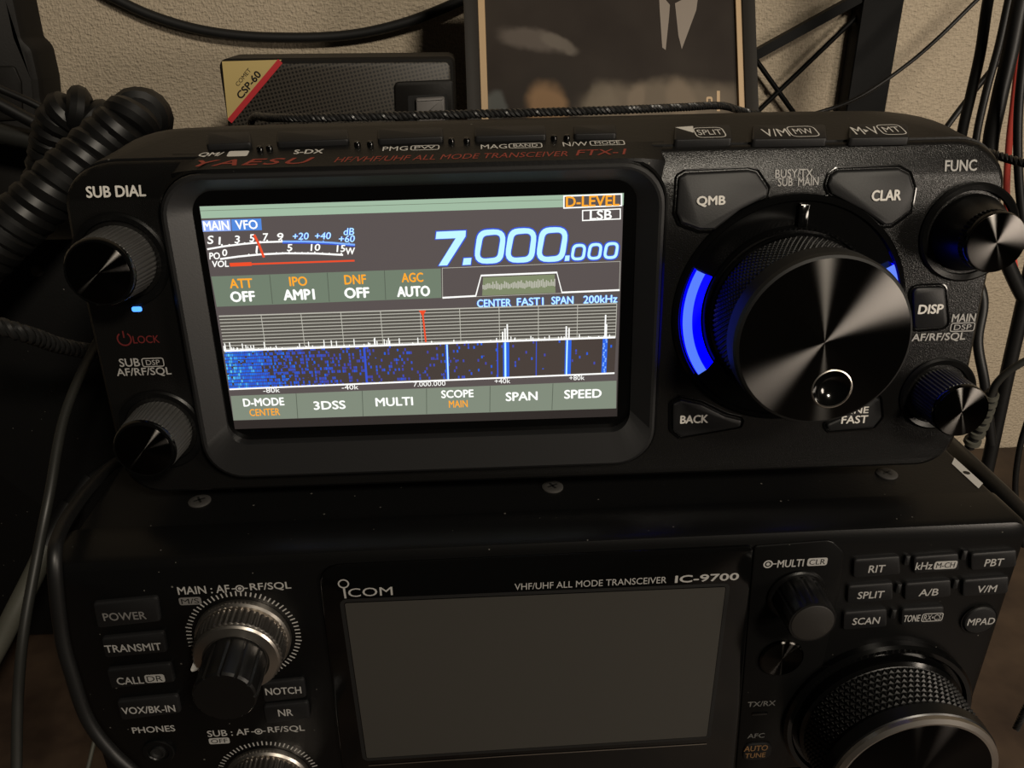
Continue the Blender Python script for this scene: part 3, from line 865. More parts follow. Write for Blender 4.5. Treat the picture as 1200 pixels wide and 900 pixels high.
# filter view
S.outline([(5.87,10.75),(47.25,11.08),(47.24,3.93),(5.58,3.48)], 0.16, W2, 's_line')
S.flat([(15.25,8.2),(31.95,8.4),(32.14,3.99),(14.89,3.8)], W1, 's_fill')
S.line([(5.59,3.62),(13.39,3.83),(14.83,8.66),(32.45,8.86),(33.65,4.02),(47.24,4.18)], 0.42, W3, 's_white')
a = [(15.17,6.06),(31.95,6.26)]
for k in range(44):
    t = k/43; x = a[0][0]+(a[1][0]-a[0][0])*t; y = a[0][1]+(a[1][1]-a[0][1])*t
    S.line([(x, y-0.5-random.random()*0.5), (x, y+0.2+random.random()*1.0)], 0.26, W2, 's_line')
for t, a in (('CENTER', (17.64,1.97,8.04)), ('FAST1', (26.15,2.04,6.34)), ('SPAN', (33.76,2.12,5.25)), ('200kHz', (42.74,2.12,8.09))):
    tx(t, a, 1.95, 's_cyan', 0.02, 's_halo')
# spectrum scope
tl, tr, br_, bl = [(-46.86,0.79),(46.62,0.93),(46.53,-7.49),(-46.88,-7.8)]
def sc(s, t):
    a = Vector(tl).lerp(Vector(tr), s); b = Vector(bl).lerp(Vector(br_), s)
    c = a.lerp(b, t); return (c.x, c.y)
S.flat([sc(0, 0), sc(1, 0), sc(1, 1), sc(0, 1)], W1, 's_dark')
for k in range(11): S.line([sc(0, k/10.5), sc(1, k/10.5)], 0.2 if k else 0.28, W2, 's_line')
for k in range(10): S.line([sc(0.105+k*0.0995, 0), sc(0.105+k*0.0995, 1)], 0.15, W2, 's_line')
S.line([sc(0, 1), sc(1, 1)], 0.48, W4, 's_white')
for k in range(120):
    s = random.random()**1.5
    S.line([sc(s, 1), sc(s, 1-random.random()**3*(0.22 if s < 0.5 else 0.1)-0.03)], 0.22, W3, 's_white')
for s, t in ((0.716, 0.62), (0.722, 0.5), (0.710, 0.72), (0.873, 0.62), (0.880, 0.68), (0.973, 0.32), (0.976, 0.6)):
    S.line([sc(s, 1), sc(s, t)], 0.34, W4, 's_white')
S.line([sc(0.509, 0.06), sc(0.513, 0.95)], 0.4, W4, 's_red')
a = Vector(sc(0.509, 0.02)); S.flat([(a.x-0.85, a.y), (a.x+0.85, a.y), (a.x, a.y-1.5)], W4, 's_red')
# lines of signal in the waterfall
ft, fr, gr, gb = [(-47.01,-8.01),(46.74,-7.6),(46.55,-16.74),(-47.15,-17.68)]
def wf(s, t):
    a = Vector(ft).lerp(Vector(fr), s); b = Vector(gb).lerp(Vector(gr), s)
    c = a.lerp(b, t); return (c.x, c.y)
for s, wd, m in ((0.565, 0.75, 's_blue'), (0.717, 1.5, 's_blue'), (0.877, 1.5, 's_blue'), (0.972, 1.2, 's_blue'), (0.355, 0.5, 's_halo'), (0.695, 0.3, 's_halo'), (0.795, 0.2, 's_halo')):
    S.line([wf(s, 0.02), wf(s, 0.98)], wd, W2, m)
for s, wd in ((0.566, 0.3), (0.715, 0.42), (0.874, 0.36)): S.line([wf(s, 0.02), wf(s, 0.98)], wd, W3, 's_cyan')
for k in range(16):
    t = 0.02+k*0.06; s = 0.972+random.uniform(-0.004, 0.004)
    S.line([wf(s, t), wf(s, t+0.05)], 0.35, W3, 's_lblue')
S.line([wf(0, 1), wf(1, 1)], 0.4, W4, 's_white')
for t, a in (('-80k', (-37.09,-18.29,4.02)), ('-40k', (-18.06,-18.16,4.04)), ('7.000.000', (1.26,-17.95,7.8)), ('+40k', (19.08,-17.86,3.86)), ('+80k', (37.34,-17.65,3.77))):
    tx(t, a, 1.25, 's_white', 0.0)
# bottom key row
fl_([(-47.15,-19.48),(47.09,-18.79),(47.22,-26.23),(-47.39,-25.97)], W1, 's_green3')
for q in ([(-31.29,-19.37),(-31.66,-25.98)], [(-15.21,-19.27),(-15.6,-26)], [(0.47,-19.2),(0.09,-26)], [(16.03,-19.08),(15.74,-26.02)], [(31.47,-18.95),(31.19,-25.99)]): S.line(q, 0.16, W2, 's_div')
for t, a, h in (('D-MODE', (-39.4,-21.32,9.96), 2.15), ('3DSS', (-23.51,-22.74,7.83), 2.3), ('MULTI', (-7.64,-22.38,9.21), 2.3), ('SCOPE', (7.94,-20.85,7.96), 2.1),
                ('SPAN', (23.71,-22.08,7.9), 2.4), ('SPEED', (38.86,-21.97,9.3), 2.4)):
    tx(t, a, h, 's_white', 0.025)
for t, a in (('CENTER', (-39.51,-24.03,7.41)), ('MAIN', (8.03,-23.55,4.63))): tx(t, a, 1.9, 's_orange', 0.01)
scr_up = S.build('screen', up, (1, -1, 0.5), fix=False)
p = PB(); p.flat([wf(0, 0), wf(1, 0), wf(1, 1), wf(0, 1)], W1+0.005, 's_fall')
p.build('waterfall_display', scr_up, (1, -18, 0.5), fix=False)

# keys along the sloping top strip
def slope_key(name, q, h, letters, ex=None, m='key', rad=0.8):
    p = PB(); p.map = slope_map
    pts = rpoly(q, rad, 4)
    p.prism(pts, -0.6, h, m, 0.35)
    for (t, args, hh, mm, kw) in letters: p.text(t, *args, hh, h+0.06, mm, **kw)
    if ex: ex(p)
    cx = sum(a for a, b in q)/len(q); cy = sum(b for a, b in q)/len(q)
    return p.build(name, up, slope_map(cx, cy, 0))
for q in ([(-46.2,8.02),(-36.13,8.57),(-37.94,15.44),(-47.68,15.57)], [(-30.51,8.44),(-14.14,9.08),(-15.24,15.22),(-31.56,15.27)], [(-7.68,8.66),(7.3,9.15),(6.94,15.03),(-8.27,15.27)], [(14.34,8.69),(30.8,8.85),(31.02,14.73),(14.36,15.06)], [(37.07,8.68),(46.89,8.53),(47.43,13.89),(37.62,14.28)]):
    slope_key('top_key', q, 1.3, [])
# small bright pivots at both ends of each key
for c in ((-34.03,6.74), (-31.98,7.09), (-12.27,7.98), (-9.37,8.03), (9.07,8.54), (12.58,8.56), (32.56,8.73), (35.51,8.78)):
    p = PB(); p.lathe([(0.75, -0.4), (0.75, 0.7), (0.5, 1.1), (0.2, 1.2)], 'gloss', *c, n=16)
    p.map = None; p.v = [slope_map(*v) for v in p.v]
    p.build('key_pivot', up, slope_map(c[0], c[1], 0))
tri = [(60.71,10.66),(65,11.15),(64.25,7.13)]
slope_key('split_key', [(59.22,4.01),(72.45,4.11),(74.11,12.36),(61.11,12.71)], 1.2, [],
          lambda p: (p.flat([(a+0.2, b+0.6) for a, b in tri], 1.26, 'white'), chip(p, 68.13,7.72,6.96, 6.0, 'SPLIT', 1.26, 'white', 'white', 0.8, False, 0.5)))
slope_key('memory_key', [(76.66,3.1),(93.63,2.72),(96.11,11.14),(79.18,11.75)], 1.2, [('V/M', (83.03,6.63,5.75), 4.4, 'white', {'bold': 0.0})],
          lambda p: chip(p, 89.43,6.91,6.55, 6.2, 'MW', 1.26, 'white', 'white', 0.66, False, 0.5))
slope_key('transfer_key', [(98.38,2.4),(112.14,2.23),(115.06,10.13),(101.61,10.77)], 1.2, [('M▸V', (103.72,6.46,5.79), 4.4, 'white', {'bold': 0.0})],
          lambda p: chip(p, 109.77,6.62,5.67, 6.0, 'MT', 1.26, 'white', 'white', 0.66, False, 0.5))
p = PB(); p.map = slope_map
p.text('QM/', -44.66,5.3,5.48, 2.5, 0.07, 'white', 0.02, 0.25)
p.flat(rrect(-38.72,5.48,4.57, 3.0, 0.6), 0.07, 'white')
p.cut()
p.text('S-DX', -22.96,5.59,6.58, 2.4, 0.07, 'white', 0.02)
for t, a, t2, b in (('PMG', (-3.55,6,5.67), 'PW', (3.13,6.09,6.55)), ('MAG', (18.72,5.7,5.89), 'BAND', (25.88,5.76,7.65)), ('N/W', (37.19,5.95,5.64), 'MODE', (44.51,6.1,7.98))):
    p.cut(); p.text(t, *a, 2.4, 0.07, 'white', 0.0); chip(p, *b, 2.7, t2, 0.07, 'white', 'white', 0.72, False, 0.6)
p.cut()
p.text('YAESU', -33.91,0.67,25.71, 3.3, 0.07, 'red', 0.02, 0.35, 0.0, 1.15)
p.cut()
p.text('HF/VHF/UHF ALL MODE TRANSCEIVER', 9.23,0.69,51.5, 2.7, 0.07, 'red', 0.0, 0.3)
p.cut()
p.text('FTX-1', 42.51,0.99,11.65, 3.0, 0.07, 'red', 0.01, 0.25)
p.build_cuts('lettering', up)
# lettering on the face
p = PB(); Wp = 0.2
p.text('SUB DIAL', -65.63,29.82,13.12, 2.5, Wp, 'white', 0.025)
p.cut()
a = (-69.9,-4.2); p.filled([arc(*a, 1.75, 125, 415, 30)+arc(*a, 1.4, 415, 125, 30)], Wp, 'dimred'); p.line([(a[0], a[1]+0.3), (a[0], a[1]+2.0)], 0.34, Wp, 'dimred')
p.text('LOCK', -64.85,-4.45,6.21, 1.9, Wp, 'dimred')
p.cut()
p.text('SUB', -69.85,-10.12,4.86, 2.1, Wp, 'grey'); chip(p, -64.32,-10.27,5.25, 2.3, 'DSP', Wp, 'grey', 'grey', 0.62, False, 0.56)
p.cut()
p.text('AF/RF/SQL', -66.9,-12.7,12.98, 2.3, Wp, 'grey')
p.cut()
p.text('BUSY/TX', 86.53,29.74,8.62, 1.85, Wp, 'grey'); p.text('SUB  MAIN', 87.56,27.92,9.33, 1.85, Wp, 'grey')
p.cut()
p.text('FUNC', 124.86,30.46,7.39, 2.5, Wp, 'grey', 0.02)
p.cut()
p.text('MAIN', 131.39,-5.5,5.85, 2.1, Wp, 'grey', 0.02); chip(p, 131.51,-7.86,6.07, 2.3, 'DSP', Wp, 'grey', 'grey', 0.7, False, 0.6)
p.cut()
p.text('AF/RF/SQL', 126.05,-10.33,13.3, 2.3, Wp, 'grey', 0.02)
p.warp(); p.build_cuts('lettering', up)
# keys of the face
def face_key(name, q, rad, h, letters):
    p, pts = lettered_key(name, up, q, h, letters, bev=0.6, rad=rad)
    cx = sum(a for a, b in q)/len(q); cy = sum(b for a, b in q)/len(q)
    p.warp(); k = p.build(name, up, (cx, cy, 0))
    p = PB(); o2 = inset(pts, -0.75); n = len(pts)
    p.rings([[(x, y, -0.2) for x, y in o2], [(x, y, 0.25) for x, y in o2], [(x, y, 0.3) for x, y in inset(o2, 0.25)], [(x, y, 0.05) for x, y in inset(o2, 0.5)]], 'gloss', False, False)
    p.warp(); p.build('key_gasket', up, (cx, cy, 0))
    return k
Wk = 0.9
face_key('memory_bank_key', [(60.08,29.62),(61.75,30.51),(75.94,30.79),(77.91,30.27),(80.57,26.63),(80.35,24.92),(74.36,22.02),(68.81,17.7),(65.26,17.8),(60.84,19.49),(59.73,21.84)], 0.8, Wk, [('QMB', (67.56,24.26,6.6), 2.45, 'white', {'bold': 0.03})])
face_key('clarifier_key', [(94.65,29.08),(96.26,30.16),(110.39,30.26),(112.93,28.97),(114.25,25.72),(113.89,20.72),(110,17.7),(108.23,17.55),(102.74,21.23),(95.16,25.09),(94.13,27.02)], 0.8, Wk, [('CLAR', (107.77,24.5,6.85), 2.45, 'white', {'bold': 0.03})])
face_key('display_key', [(117.25,2.58),(125.05,2.66),(127.73,-7.66),(119.4,-8.03)], 1.6, Wk, [('DISP', (122.44,-2.79,6.1), 2.4, 'white', {'bold': 0.03})])
face_key('back_key', [(61.21,-25.53),(63.29,-24.45),(68.49,-25.8),(74.76,-29.29),(79.18,-30.63),(78.91,-32.52),(72.9,-33.48),(63.86,-34.81),(61.59,-32.81)], 0.8, Wk, [('BACK', (66.92,-29.74,7.09), 2.3, 'white', {'bold': 0.03})])
face_key('fast_key', [(100.69,-32.62),(107.26,-29.56),(111.39,-25.04),(113.7,-26.05),(114.91,-31.26),(113.13,-34.05),(101.8,-34.58)], 0.9, Wk, [('FINE', (108.13,-28.79,5.83), 1.8, 'white', {'bold': 0.02}), ('FAST', (107.83,-31.35,6.74), 2.2, 'white', {'bold': 0.02})])
# indicator
c = (-65.62,2.97)
p = PB(); p.prism(rrect(c[0], c[1], 2.3, 1.2, 0.55), -0.3, 0.4, 'led_dot', 0.2); p.build('power_light', up, (*c, 0))
# small knobs
def small_knob(name, c, r0, r1, w1, capr, capm, n=46, waist=None):
    p = PB(); p.lathe([(r0+2.6, -0.2), (r0+2.6, 0.5), (r0+2.1, 0.9), (r0+0.9, 0.5), (r0+0.7, -0.1)], 'panel_smooth', *c, n=56, cap=False); p.build('knob_collar', up, (*c, 0))
    p = PB()
    kn = lambda i, j: (0.0 if i % 4 < 2 else -0.38) if 0 < j < 3 else 0.0
    if waist:
        p.lathe([(r0, 0), (r0, 0.8), (waist, w1*0.55), (r1-0.1, w1-3.4)], 'knob', *c, n=72, cap=False)
        p.lathe([(r1-0.1, w1-3.4), (r1, w1-3.2), (r1, w1-1.0), (r1-0.1, w1-0.9)], 'knob', *c, n=n*4, knurl=kn, cap=False)
    else:
        p.lathe([(r0-0.4, 0), (r0-0.2, 0.8), (r1, w1-1.6), (r1-0.2, w1-1.5)], 'knurl_small', *c, n=n*4, knurl=kn, cap=False)
    p.lathe([(r1-0.2, w1-1.5), (r1, w1-1.2), (r1-0.1, w1-0.5), (r1-0.5, w1), (capr, w1)], 'gloss', *c, n=72, cap=False)
    k = p.build(name, up, (*c, 0))
    p = PB(); p.lathe([(capr+0.1, w1-0.6), (capr+0.05, w1), (capr-0.15, w1+0.08)], capm, *c, n=72); p.build('knob_cap', k, (*c, w1))
    return k
small_knob('sub_dial_knob', (-67.0, 14.6), 8.3, 7.6, 12, 6.7, 'spun_dark')
small_knob('sub_volume_knob', (-65.6, -28.0), 7.9, 7.3, 11.5, 6.4, 'spun_dark')
small_knob('function_knob', (128.7, 15.3), 9.0, 6.9, 11.3, 6.5, 'spun_mid', waist=7.2)
small_knob('main_volume_knob', (128.4, -25.3), 7.0, 6.7, 11.5, 6.3, 'spun_dark')
# main dial
c = (88.1, -2.6)
p = PB()
p.lathe([(28.2, -0.3), (28.0, 0.5), (27.4, 0.9), (26.6, 0.9), (26.2, 0.3)], 'gloss', *c, n=96, cap=False)
p.lathe([(20.8, 0.2), (20.8, 0.9), (20.4, 1.3), (19.9, 1.2), (19.7, 0.2)], 'gloss', *c, n=96, cap=False)
p.lathe([(26.3, 0.3), (20.8, 0.25)], 'gloss', *c, n=96, cap=False)
p.build('dial_collar', up, (*c, 0))
for a0, a1 in ((154, 215), (-35, 26)):
    p = PB()
    def strip(r0, w0, r1, w1, m):
        a = arc(*c, r0, a0, a1, 24); b = arc(*c, r1, a0, a1, 24); n = len(a)
        p.add([(x, y, w0) for x, y in a]+[(x, y, w1) for x, y in b], [(i, i+1, n+i+1, n+i) for i in range(n-1)], m)
    strip(25.9, 0.3, 25.8, 1.9, 'led_edge'); strip(25.8, 1.9, 23.6, 2.0, 'led_core'); strip(23.6, 2.0, 21.2, 0.5, 'led_edge')
    p.build('light_arc', up, (*c, 0.5))
p = PB(); p.prism(rrect(88.9, 20.6, 2.6, 5.4, 0.5), 0, 1.5, 'gloss', 0.4); p.build('index_mark', up, (88.9, 20.6, 0))
p = PB()
p.lathe([(19.3, 0.9), (19.4, 2.0), (18.9, 2.4)], 'gloss', *c, n=96, cap=False)
p.lathe([(18.5, 2.4), (18.5, 15.6)], 'rubber', *c, n=96, cap=False)
p.studs(c, 18.5, 2.8, 15.3, 96, 11, 0.5, 'rubber')
p.lathe([(18.5, 15.4), (19.0, 15.8), (19.4, 16.6), (19.4, 21.4), (19.0, 22.4), (18.4, 22.8)], 'rim', *c, n=96, cap=False)
dial = p.build('tuning_dial', up, (*c, 0), angle=20)
hc = (90.95,-13.4)
p = PB(); p.lathe([(18.5, 22.4), (18.42, 22.8)], 'spun', *c, n=96, cap=False)
p.filled([circ(*c, 18.42, 96), circ(*hc, 4.5, 48)], 22.8, 'spun')
p.build('dial_cap', dial, (*c, 22.5))
p = PB(); p.lathe([(4.5, 22.6), (4.55, 22.95), (4.3, 23.05), (4.15, 22.8)], 'silver', *hc, n=48, cap=False); p.build('dimple_ring', dial, (*hc, 23))
p = PB(); p.lathe([(0.25, 20.6), (1.2, 20.7), (2.4, 21.2), (3.5, 22.1), (4.2, 22.85)], 'gloss', *hc, n=48, cap=False)
p.lathe([(0.25, 20.6), (0.0, 20.6)], 'gloss', *hc, n=48, cap=False)
p.build('finger_dimple', dial, (*hc, 21))

# ------------------------------------------------------------------ external speaker standing on the lower radio's lid
LID = IC_T-1.3
SW = -200.0
spk = thing('loudspeaker', 'small black grille loudspeaker with a gold corner label behind the upper radio', 'speaker', (-53, LID, SW-22))
a = (-111.49,137.65); b = (-16.38,137.36); c = (-111.65,112.57)
SL, SR, ST = a[0], b[0], a[1]
p = PB()
pr = [(x, y) for x, y in rect_uv(SL, SR, LID+0.1, ST, [3, 3, 3, 3.5], 6)]
p.rings([[(x, y, SW-27) for x, y in inset(pr, 1.5)], [(x, y, SW-25) for x, y in pr], [(x, y, SW-1.2) for x, y in pr], [(x, y, SW) for x, y in inset(pr, 0.9)]], 'box')
p.build('housing', spk, (-53, 80, SW-20))
def grille_mat():
    m = mat('perforated speaker grille', (0.05, 0.045, 0.038), 0.5)
    nt = m.node_tree; b = nt.nodes['Principled BSDF']
    tc = nt.nodes.new('ShaderNodeTexCoord'); mp = nt.nodes.new('ShaderNodeMapping'); mp.inputs['Scale'].default_value = (2900, 2900, 2900)
    mp.inputs['Rotation'].default_value = (0, 0, 0.6)
    nt.links.new(tc.outputs['Object'], mp.inputs[0])
    sp = nt.nodes.new('ShaderNodeSeparateXYZ'); nt.links.new(mp.outputs[0], sp.inputs[0])
    o = []
    for i in (0, 1):
        n = nt.nodes.new('ShaderNodeMath'); n.operation = 'SINE'; nt.links.new(sp.outputs[i], n.inputs[0]); o.append(n)
    mu = nt.nodes.new('ShaderNodeMath'); mu.operation = 'MULTIPLY'; nt.links.new(o[0].outputs[0], mu.inputs[0]); nt.links.new(o[1].outputs[0], mu.inputs[1])
    cr = nt.nodes.new('ShaderNodeValToRGB')
    cr.color_ramp.elements[0].position = 0.1; cr.color_ramp.elements[0].color = (0.060, 0.052, 0.042, 1)
    cr.color_ramp.elements[1].position = 0.4; cr.color_ramp.elements[1].color = (0.008, 0.007, 0.006, 1)
    nt.links.new(mu.outputs[0], cr.inputs[0]); nt.links.new(cr.outputs[0], b.inputs['Base Color'])
    return m
M['grille'] = grille_mat()
gp = [(x, y) for x, y in rect_uv(SL+2, SR-2, LID+3, ST-2, [2.5]*4, 5)]
p = PB(); p.prism(gp, SW-0.5, SW+0.6, 'grille', 0.5); p.build('grille', spk, (-53, 80, SW))
p = PB(); z = SW+0.9
p.flat([(-109.7,136.75),(-86.01,137.15),(-109.89,113.36),(-110.83,114.06)], z, 'gold_label')
p.line([(-86.57,136.68),(-110.19,113.71)], 2.2, z+0.1, 'label_red')
x = (-102.17,130.69,7.78); p.text('COMET', x[0], x[1], 8.6, 1.6, z+0.1, 'ink', 0.0, 0, 0.78)
x = (-100.4,127.73,11.15); p.text('CSP-60', x[0], x[1], 13.5, 2.9, z+0.1, 'ink', 0.03, 0, 0.78)
p.build('corner_label', spk, (SL+12, ST-12, SW))
p = PB(); q = rpoly([(-41.53,128.22),(-17.03,128.94),(-17.37,109.62),(-42.09,109.29)], 2.2, 5)
p.prism(q, SW, SW+2.2, 'box', 0.8)
p.prism(rpoly([(-36.22,122.95),(-20.04,123.59),(-19.76,112.56),(-36.52,112.11)], 0.8, 3), SW+2.0, SW+2.35, 'ink')
p.build('control_panel', spk, (SR-12, ST-20, SW))
q = [(-33.08,122.02),(-21.13,122.54),(-21.17,112.72),(-33.25,112.55)]
p = PB(); p.prism(rpoly(q, 1.0, 4), SW+2.2, SW+5.0, 'switch_grey', 1.2); p.build('rocker_switch', spk, (q[0][0]+5, q[0][1]-5, SW+3))

# ------------------------------------------------------------------ framed picture leaning back behind the upper radio
PM = Matrix.Translation((0.065, 0.150, (45.0+H)*MM)) @ Matrix.Rotation(math.radians(-26), 4, 'X')
pic = thing('framed_picture', 'dark brown picture in a black frame with tan inner edge', 'picture', (0, 0, 0), matrix=PM)
g0 = (-70.65,126.15); g1 = (36.65,125.45); g2 = (-71.79,80.97); f0 = (-77.19,126.19); f1 = (42.37,125.41)
XL, XR = (g0[0]+g2[0])/2, g1[0]
YB, YT = 8.0, 150.0
p = PB()
o = [(f0[0], 0.2), (f1[0], 0.2), (f1[0], YT+7), (f0[0], YT+7)]
i = [(XL-0.2, YB), (XR+0.2, YB), (XR+0.2, YT), (XL-0.2, YT)]
for (a, b, c, d) in ((0, 1, 1, 0), (1, 2, 2, 1), (2, 3, 3, 2), (3, 0, 0, 3)):
    q = [o[a], o[b], i[c], i[d]]
    p.prism(q, -6, 1.0, 'frame', 0.3)
p.build('frame', pic, (0, 70, 0))
p = PB()
for q in ([(XL-.2, YB), (XL+2.6, YB), (XL+2.6, YT), (XL-.2, YT)], [(XR-2.2, YB), (XR+.2, YB), (XR+.2, YT), (XR-2.2, YT)], [(XL, YT-2.4), (XR, YT-2.4), (XR, YT), (XL, YT)], [(XL, YB), (XR, YB), (XR, YB+2.4), (XL, YB+2.4)]):
    p.prism(q, -4, 0.2, 'gold', 0.2)
p.build('inner_edge', pic, (0, 70, 0))
def print_mat():
    m = mat('dark brown print', (0.04, 0.03, 0.025), 0.6, spec=0.12)
    nt = m.node_tree; b = nt.nodes['Principled BSDF']
    tc = nt.nodes.new('ShaderNodeTexCoord')
    n = nt.nodes.new('ShaderNodeTexNoise'); n.inputs['Scale'].default_value = 28; n.inputs['Detail'].default_value = 3
    nt.links.new(tc.outputs['Object'], n.inputs['Vector'])
    cr = nt.nodes.new('ShaderNodeValToRGB')
    cr.color_ramp.elements[0].position = 0.35; cr.color_ramp.elements[0].color = (0.026, 0.020, 0.017, 1)
    cr.color_ramp.elements[1].position = 0.75; cr.color_ramp.elements[1].color = (0.042, 0.034, 0.028, 1)
    base = cr.outputs[0]
    nt.links.new(n.outputs['Fac'], cr.inputs[0])
    # soft blotches of the print: (centre x, y, radius x, y, colour, amount), metres on the print
    def blot(base, cx, cy, rx, ry, col, amt, rot=0.0):
        mp = nt.nodes.new('ShaderNodeMapping'); mp.vector_type = 'TEXTURE'
        mp.inputs['Location'].default_value = (cx*MM, cy*MM, 0); mp.inputs['Scale'].default_value = (rx*MM, ry*MM, 1); mp.inputs['Rotation'].default_value = (0, 0, rot)
        nt.links.new(wob.outputs[0], mp.inputs[0])
        l = nt.nodes.new('ShaderNodeVectorMath'); l.operation = 'LENGTH'; nt.links.new(mp.outputs[0], l.inputs[0])
        r = nt.nodes.new('ShaderNodeMapRange'); r.interpolation_type = 'SMOOTHSTEP'
        r.inputs['From Min'].default_value = 1.15; r.inputs['From Max'].default_value = 0.6; r.inputs['To Min'].default_value = 0; r.inputs['To Max'].default_value = amt
        nt.links.new(l.outputs['Value'], r.inputs['Value'])
        mx = nt.nodes.new('ShaderNodeMix'); mx.data_type = 'RGBA'
        nt.links.new(r.outputs[0], mx.inputs['Factor']); nt.links.new(base, mx.inputs['A']); mx.inputs['B'].default_value = (*col, 1)
        return mx.outputs['Result']
    n2 = nt.nodes.new('ShaderNodeTexNoise'); n2.inputs['Scale'].default_value = 90
    nt.links.new(tc.outputs['Object'], n2.inputs['Vector'])
    wv = nt.nodes.new('ShaderNodeVectorMath'); wv.operation = 'MULTIPLY_ADD'; wv.inputs[1].default_value = (0.006, 0.006, 0); wv.inputs[2].default_value = (-0.003, -0.003, 0)
    nt.links.new(n2.outputs['Color'], wv.inputs[0])
    wob = nt.nodes.new('ShaderNodeVectorMath'); wob.operation = 'ADD'
    nt.links.new(tc.outputs['Object'], wob.inputs[0]); nt.links.new(wv.outputs[0], wob.inputs[1])
    for args in BLOTS: base = blot(base, *args)
    nt.links.new(base, b.inputs['Base Color'])
    return m
BLOTS = [(-49.39,110.42, 16, 5, (0.13, 0.11, 0.095), 0.8, -0.25), (-39.03,108.59, 9, 3.5, (0.15, 0.13, 0.11), 0.8, -0.3),
         (0.42,83.09, 42, 11, (0.20, 0.165, 0.125), 0.75, 0.05), (-22.36,84.79, 8, 9, (0.22, 0.185, 0.14), 0.5), (-8.36,83.9, 4, 10, (0.25, 0.20, 0.15), 0.5, -0.2), (11.07,84.34, 6, 11, (0.24, 0.19, 0.14), 0.5, 0.2),
         (-43.22,87.15, 14.5, 17, (0.032, 0.026, 0.022), 0.95), (-44.44,81.62, 9.5, 13, (0.30, 0.185, 0.10), 0.85),
         (-65.83,83.99, 4.5, 6, (0.12, 0.13, 0.125), 0.7)]
M['print'] = print_mat()
p = PB(); p.flat([(XL+2, YB+2), (XR-2, YB+2), (XR-2, YT-2), (XL+2, YT-2)], -1.5, 'print')
p.build('print', pic, (0, 0, 0))
p = PB(); z = -1.35
M['pale'] = mat('pale cloth print', (0.24, 0.20, 0.165), 0.5)
p.flat([(3.06,129.86),(7.47,124.24),(6.95,119.35),(5.07,105.73),(3.7,106.79),(3.16,122.17)], z, 'pale'); p.flat([(9.61,124.92),(19.7,129.76),(18.38,122.06),(11.8,106.02),(10.58,111.62)], z, 'pale')
p.filled([rrect(22.6,84.54, 2.6, 3.6, 0.9), rrect(22.6,84.54, 1.2, 1.8, 0.4)], z, 'gold')
p.line([(26.48,88.69),(26.19,80.28)], 1.3, z, 'gold'); p.flat(rrect(23.98,77.86, 2.2, 2.4, 0.8), z, 'gold')
p.build('print_detail', pic, (0, 0, 0))
p = PB(); p.prism([(f0[0]+30, 0), (f1[0]-30, 0), (f1[0]-40, 110), (f0[0]+40, 110)], -8, -6, 'frame')
p.build('back_board', pic, (0, 50, -7))
p = PB()
p.bar((0, 95, -8), (0, 25.5, -58.5), 8, 1.0, 'frame')
p.build('easel_strut', pic, (0, 40, -20))

# ------------------------------------------------------------------ steel rack beside the wall
rk = thing('steel_rack', 'black steel upright with cross-braced arm in front of the wall', 'rack', (190, -110, -277))
q = [(113.99,156.88),(122.43,156.83)]
p = PB(); p.prism([(q[0][0], -110), (q[1][0], -110), (q[1][0], 260), (q[0][0], 260)], -283.5, -272, 'rack', 0.6); p.build('upright', rk, (q[0][0], 60, -277))
pl = [(184.73,156.46),(185.29,102.23)]; prr = [(205.47,156.34),(206.16,102.8)]
def ext(l, v):
    (a, b), (c, d) = l; t = (v-b)/(d-b); return a+(c-a)*t
q = [(ext(pl, -110), -110), (ext(prr, -110), -110), (ext(prr, 260), 260), (ext(pl, 260), 260)]
p = PB(); p.prism(q, -283.5, -272, 'rack', 0.6); p.build('upright', rk, (150, 60, -277))
for nm, a, b, r in (('arm_bar', (123,125.4,-276), (193.24,162.45,-276), 2.9), ('brace', (123.39,86.66,-278), (191.31,154.81,-278), 1.25), ('brace', (123.3,143.61,-278), (165.32,96.96,-278), 1.25), ('arm_bar', (175.39,86.61,-276), (134.02,92.51,-276), 1.6)):
    p = PB()
    if nm == 'arm_bar': p.bar(a, b, r*0.8, r, 'rack')
    else: p.tube([a, b], r, 'rack', 12)
    p.build(nm, rk, a)

# ------------------------------------------------------------------ cables and cords
def cable(name, label, pts, r, m, group=None, cat='cable', n=12, ext=(0, 0)):
    pts = [Vector(q) for q in pts]
    if ext[0]: pts = [pts[0]+(pts[0]-pts[1]).normalized()*ext[0]*k for k in (1, 0.55, 0.2)]+pts
    if ext[1]: pts = pts+[pts[-1]+(pts[-1]-pts[-2]).normalized()*ext[1]*k for k in (0.4, 1)]
    p = PB(); p.tube(catmull(pts, 10), r, m, n)
    return tag(p.build(name, org=tuple(pts[0])), label, cat, group)
cable('cable', 'black cable looping across the top of the wall above the loudspeaker', [(-188.11,166.53,-280),(-177.8,159.96,-280),(-159.71,151.37,-280),(-136.73,144.8,-280),(-108.66,141.71,-280),(-71.56,141.98,-280),(-42.07,147.15,-279),(-14.73,156.46,-277),(1.8,164.15,-275)], 2.4, 'cable_matt', ext=(260, 0))
cable('cable', 'thin black cable running diagonally down the wall past the steel upright', [(231.41,167.69,-235),(222.13,156.65,-238),(208.76,140.86,-240),(196.07,128.19,-242),(178.66,115.14,-244),(161.72,108.03,-246),(143.95,104.01,-248),(119.52,100.04,-250)], 0.95, 'cable', ext=(220, 0))
cable('cable', 'leftmost thick black cable of the bundle at the right edge', [(179.81,174.43,-160),(179.65,157.83,-160),(181.14,140.37,-160),(181.25,125.14,-160),(181.41,107.6,-160),(185.27,85.68,-160),(189.51,63.58,-150),(193.38,48.72,-140),(192.42,32.17,-135),(196.62,15.12,-130),(205.43,-12.38,-128)], 2.0, 'cable', ext=(260, 0))
